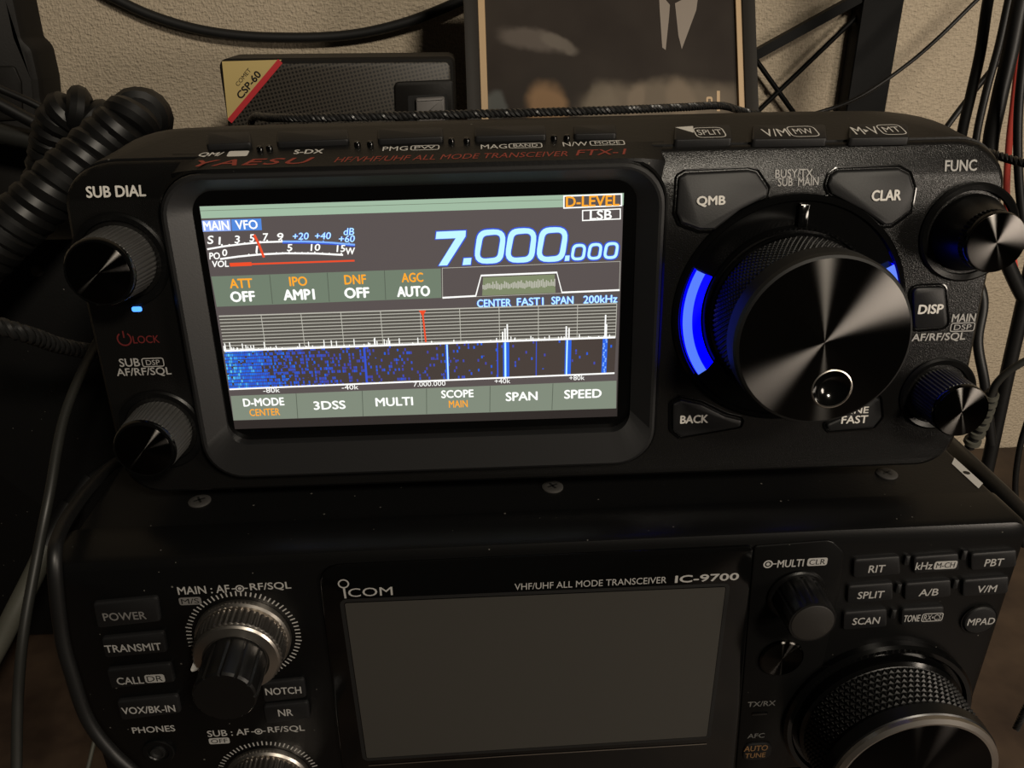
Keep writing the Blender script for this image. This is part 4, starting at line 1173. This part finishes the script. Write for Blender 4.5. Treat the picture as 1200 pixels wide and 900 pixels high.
cable('cable', 'second black cable of the right bundle, just left of the thickest one', [(190.29,174.59,-165),(190.64,157.7,-165),(190.94,141.47,-165),(190.22,124.47,-165),(190.95,104.98,-165),(195.89,80.79,-165),(205.15,58.64,-165)], 1.5, 'cable', ext=(260, 0))
cable('cable', 'thickest black cable of the right bundle, beside the red one', [(186.01,174.04,-150),(185.52,157.91,-150),(186.3,140.96,-150),(186.46,123.14,-150),(187.99,104.34,-150),(197.04,77.49,-150),(212.47,52.05,-150),(235.24,24.48,-150)], 2.9, 'cable', ext=(260, 0))
cable('cable', 'red cable at the right edge among black ones', [(202.2,151.66,-170),(203.67,136.42,-170),(205.92,120.5,-170),(208.72,102.15,-170),(214.13,79.22,-170),(226.15,48.86,-170)], 1.35, 'cable_red', ext=(240, 0))
cable('cable', 'thin black cable crossing diagonally behind the right bundle', [(224.61,166.37,-185),(213.9,148.64,-185),(205.14,134.65,-185),(195.99,120.52,-185),(189.45,109.34,-185),(181.56,94.66,-185)], 1.25, 'cable', ext=(160, 0))
cable('cable', 'black cable hugging the right edge of the photo above the cord', [(183.59,152.66,-140),(185.74,135.95,-140),(188.98,118.34,-140),(195.29,96.51,-140),(205.45,69.69,-140)], 1.6, 'cable', ext=(240, 0))
cable('cable', 'broad black cable running down beside the lit wall at right', [(216.89,87.34,-150),(217.49,62.89,-150),(218.89,36.75,-150),(220.39,8.76,-150),(222.76,-25.78,-150),(224.57,-53.65,-150)], 3.0, 'cable', ext=(200, 0))
cable('cable', 'thin black cable at the very right edge below the wall', [(227.96,13.19,-140),(228.06,-7.39,-140),(228.55,-24.64,-140),(233.19,-47.46,-140),(245.42,-76.92,-140)], 1.3, 'cable')
t = cable('cable', 'thick glossy black cable sloping down over the lower radio edge', [(176.48,-2.15,-150),(171.87,2.08,-125),(162.47,9.17,-95),(154.15,16,-62),(155.11,14.2,-40),(155.16,10,-15)], 3.0, 'cable', ext=(0, 60))
# cable with a ribbed grey strain relief
pts = [(195.74,51.6,-90),(184.24,44.62,-92),(178.61,38.92,-94),(176.12,32.62,-96),(176.56,25.7,-98)]
sr = cable('cable', 'dark grey cable with a ribbed pale strain relief beside the volume knob', pts, 1.35, 'cable_grey')
p = PB(); pth = catmull([(176.81,28.5,-98),(178.17,20.34,-100),(179.43,10.64,-103),(179.79,-0.17,-106)], 10)
p.tube(pth, 1.9, 'cable', 12)
for k in range(3, 30, 4):
    d = (pth[k+1]-pth[k-1]).normalized()
    p.tube([pth[k]-d*0.9, pth[k]+d*0.9], 2.6+0.02*k, 'cable_pale', 14)
p.build('strain_relief', sr, tuple(pth[0]))
# coiled microphone lead
pth = catmull([(-180.66,75.23,-100),(-170.67,85.07,-104),(-158.91,95.16,-110),(-145.36,106.47,-116),(-132.59,117.03,-124),(-122.11,124.93,-130),(-126.04,121.1,-148),(-138.78,111.37,-162),(-149.08,116.45,-166),(-155.72,122.63,-166),(-163.88,117.6,-168),(-172.17,103.21,-172),(-175.18,96.1,-172)], 16)
p = PB(); p.helix(pth, 5.3, 36, 4.0, 'cable', n=10, steps=16)
tag(p.build('coiled_cable', org=tuple(pth[0]), fix=False), 'thick coiled black microphone cable beside the upper radio', 'cable')
cable('cable', 'black cable with a pale sheen crossing behind the coiled cable', [(-207.61,137.87,-185),(-191.27,128.82,-185),(-179.99,123.04,-185),(-168.86,115.54,-185),(-161.26,105.6,-185)], 1.5, 'cable', ext=(160, 0))
cable('cable', 'wider black cable just under the sheened one at left', [(-211.73,132.9,-190),(-195.34,122.63,-190),(-182.67,114.7,-190),(-169.52,107.22,-190),(-161.11,99.64,-190)], 2.6, 'cable', ext=(160, 0))
cable('cable', 'thick grey cable entering from the left edge behind the coiled cable', [(-225.41,115.87,-200),(-203.49,110.18,-200),(-189.11,106.56,-200),(-176.25,102.91,-200),(-164.94,99.24,-200)], 4.2, 'cable_grey', ext=(160, 0))
# braided cord: over the top of the upper radio, round the back and out at the right
def f2i(u, v, w):
    q = FM.to_3x3() @ Vector((u, -w, v)); return (q.x+fl[0], q.z+fl[2], -(q.y+fl[1]))
bp = catmull([f2i(*q) for q in ((-62, 20, -86), (-58, 33, -86), (-52, 40.2, -72), (-40, 41.7, -46), (-25, 42.1, -36), (20, 42.1, -35), (50, 42.1, -36), (70, 41.6, -48), (86, 40.8, -64), (98, 38.0, -82), (116, 34, -86), (134, 33, -84), (142, 33, -62), (143, 31.5, -40), (148, 29, -20), (158, 25, -4), (172, 8, 2), (178, -40, 0), (180, -110, -4), (184, -152, -14))], 12)
p = PB()
for k in range(3): p.helix(bp, 0.62, 135, 0.55, 'cord', phase=k*2*PI/3, n=6, steps=9)
tag(p.build('braided_cord', org=tuple(bp[0]), fix=False), 'black braided cord lying along the top of the upper radio', 'cord')
bp = catmull([(-159.02,78.27,-70),(-151.47,74.61,-72),(-147.15,71.51,-74),(-146.18,67.34,-80),(-145.42,60.51,-90),(-142.47,51.81,-105),(-135.39,47.89,-115)], 10)
p = PB()
for k in range(3): p.helix(bp, 1.5, 8, 1.3, 'cord', phase=k*2*PI/3, n=8, steps=12)
tag(p.build('braided_cord', org=tuple(bp[0]), fix=False), 'short dark braided cord end at the left edge', 'cord')
cable('cable', 'thin grey cable hanging down the left side in front of the pale one', [(-124.79,73.97,-112),(-135.87,60.55,-100),(-139.16,46.58,-72),(-138.88,29.87,-50),(-141.29,16.09,-40),(-144.17,-1.56,-28),(-146.75,-19.4,-20),(-148.45,-41.97,-10)], 1.5, 'cable_grey')
cable('cable', 'black cable curving down past the lower left corner of the lower radio', [(-124.25,29.15,-72),(-120.02,38.36,-50),(-115.8,45.29,-25),(-112.77,48.11,-6),(-110.65,45.8,4),(-112.82,26.85,6),(-112.78,15.24,7),(-111.88,1.56,8),(-108.29,-8.25,9),(-102.67,-17.37,10),(-98.13,-33.37,8)], 1.6, 'cable')
pg = cable('cable', 'thick pale grey cable slanting across the lower left', [(-180.18,-28.52,-116),(-184.2,-37.87,-108),(-191.3,-50.83,-98),(-200,-65.73,-88),(-210.51,-80.84,-70)], 4.0, 'cable_pale')
cable('cable', 'short thin pale cable below the lower radio at left', [(-148.23,-77.94,-35),(-146.27,-70.37,-40),(-144.43,-63,-46),(-142.11,-56.23,-52),(-136.39,-50.69,-60)], 0.7, 'cable_pale')
p = PB(); p.tube(catmull([(-135.57,8.64,-130),(-154.55,-4.11,-130),(-167.15,-12.24,-128)], 8), 1.8, 'cable', 12); p.tube([(-165.99,-11.49,-128),(-174.04,-20.72,-123)], 3.2, 'cable', 16); p.tube([(-174.04,-20.72,-123),(-181.88,-32.77,-113)], 4.6, 'cable', 18)
p.build('plug', pg, tuple(pg['_o']))
# dark case in the upper left corner
q = [(-225.77,178.36),(-195.22,178.28),(-195.3,159.14),(-195.81,144.5),(-192.73,141.07),(-192.89,128.57),(-194.04,120.76)]
q = q+[(q[-1][0]+1, -110), (q[0][0], -110)]
cs = thing('equipment_case', 'dark plastic equipment case cut off by the upper left corner', 'case', (sum(x for x, y in q)/len(q), -110, -230))
p = PB(); p.prism(rpoly(q, [2, 2, 2, 3, 6, 3, 3, 2, 2], 5), -242, -222, 'box', 3.5); p.build('body', cs, (q[0][0], 0, -232))
p = PB(); p.prism(rpoly([(-228.43,134.2),(-201.34,134.26),(-200.21,127.8),(-203.43,112.51),(-235.19,111.19)], 2, 4), -222.5, -220.8, 'box', 0.6); p.build('cover_panel', cs, (q[0][0]+20, 100, -222))
bx = thing('power_supply', 'black metal power supply box at the left behind the hanging cables', 'box', (-212, -110, -180))
p = PB(); p.box(-285, -141, -103, 82, -215, -140, 'case', 2.0, 3); p.build('housing', bx, (-212, 0, -180))
for u, v in ((-172, -38), (-272, -38), (-172, 70), (-272, 70)):
    p = PB(); p.lathe([(2.2, -140.1), (2.2, -139.4), (1.7, -138.9), (0.8, -138.8)], 'screw', u, v, n=20); p.build('screw', bx, (u, v, -139.5))
for u in (-275, -151):
    for w in (-205, -150):
        p = PB(); p.lathe([(6, 0), (6.5, 0.5), (6.5, 7.2)], 'rubber', n=20); p.v = [(u+x, -110+z, w-y) for x, y, z in p.v]; p.build('foot', bx, (u, -110, w))
# white sticker with a black dot on the lid of the lower radio
st = [(x[0], x[2]) for x in ((125.45,41.3,-32.83), (125.74,41.3,-19.33), (123.12,41.3,-16.99), (122.91,41.3,-29.74))]
p = PB()
q = [(x-max(0, max(a for a, b in st)-122.6), LID+0.15, w) for x, w in st]
p.add(q, [(0, 1, 2, 3)], 'label_white')
m_ = sum((Vector(v) for v in q), Vector())/4
p.add([(m_.x+0.9*math.cos(k*PI/8), LID+0.22, m_.z+0.9*math.sin(k*PI/8)) for k in range(16)], [tuple(range(16))], 'ink')
p.build('lid_sticker', low, tuple(m_))
for o in bpy.data.objects:
    for k in ('_o', '_part'):
        if k in o: del o[k]
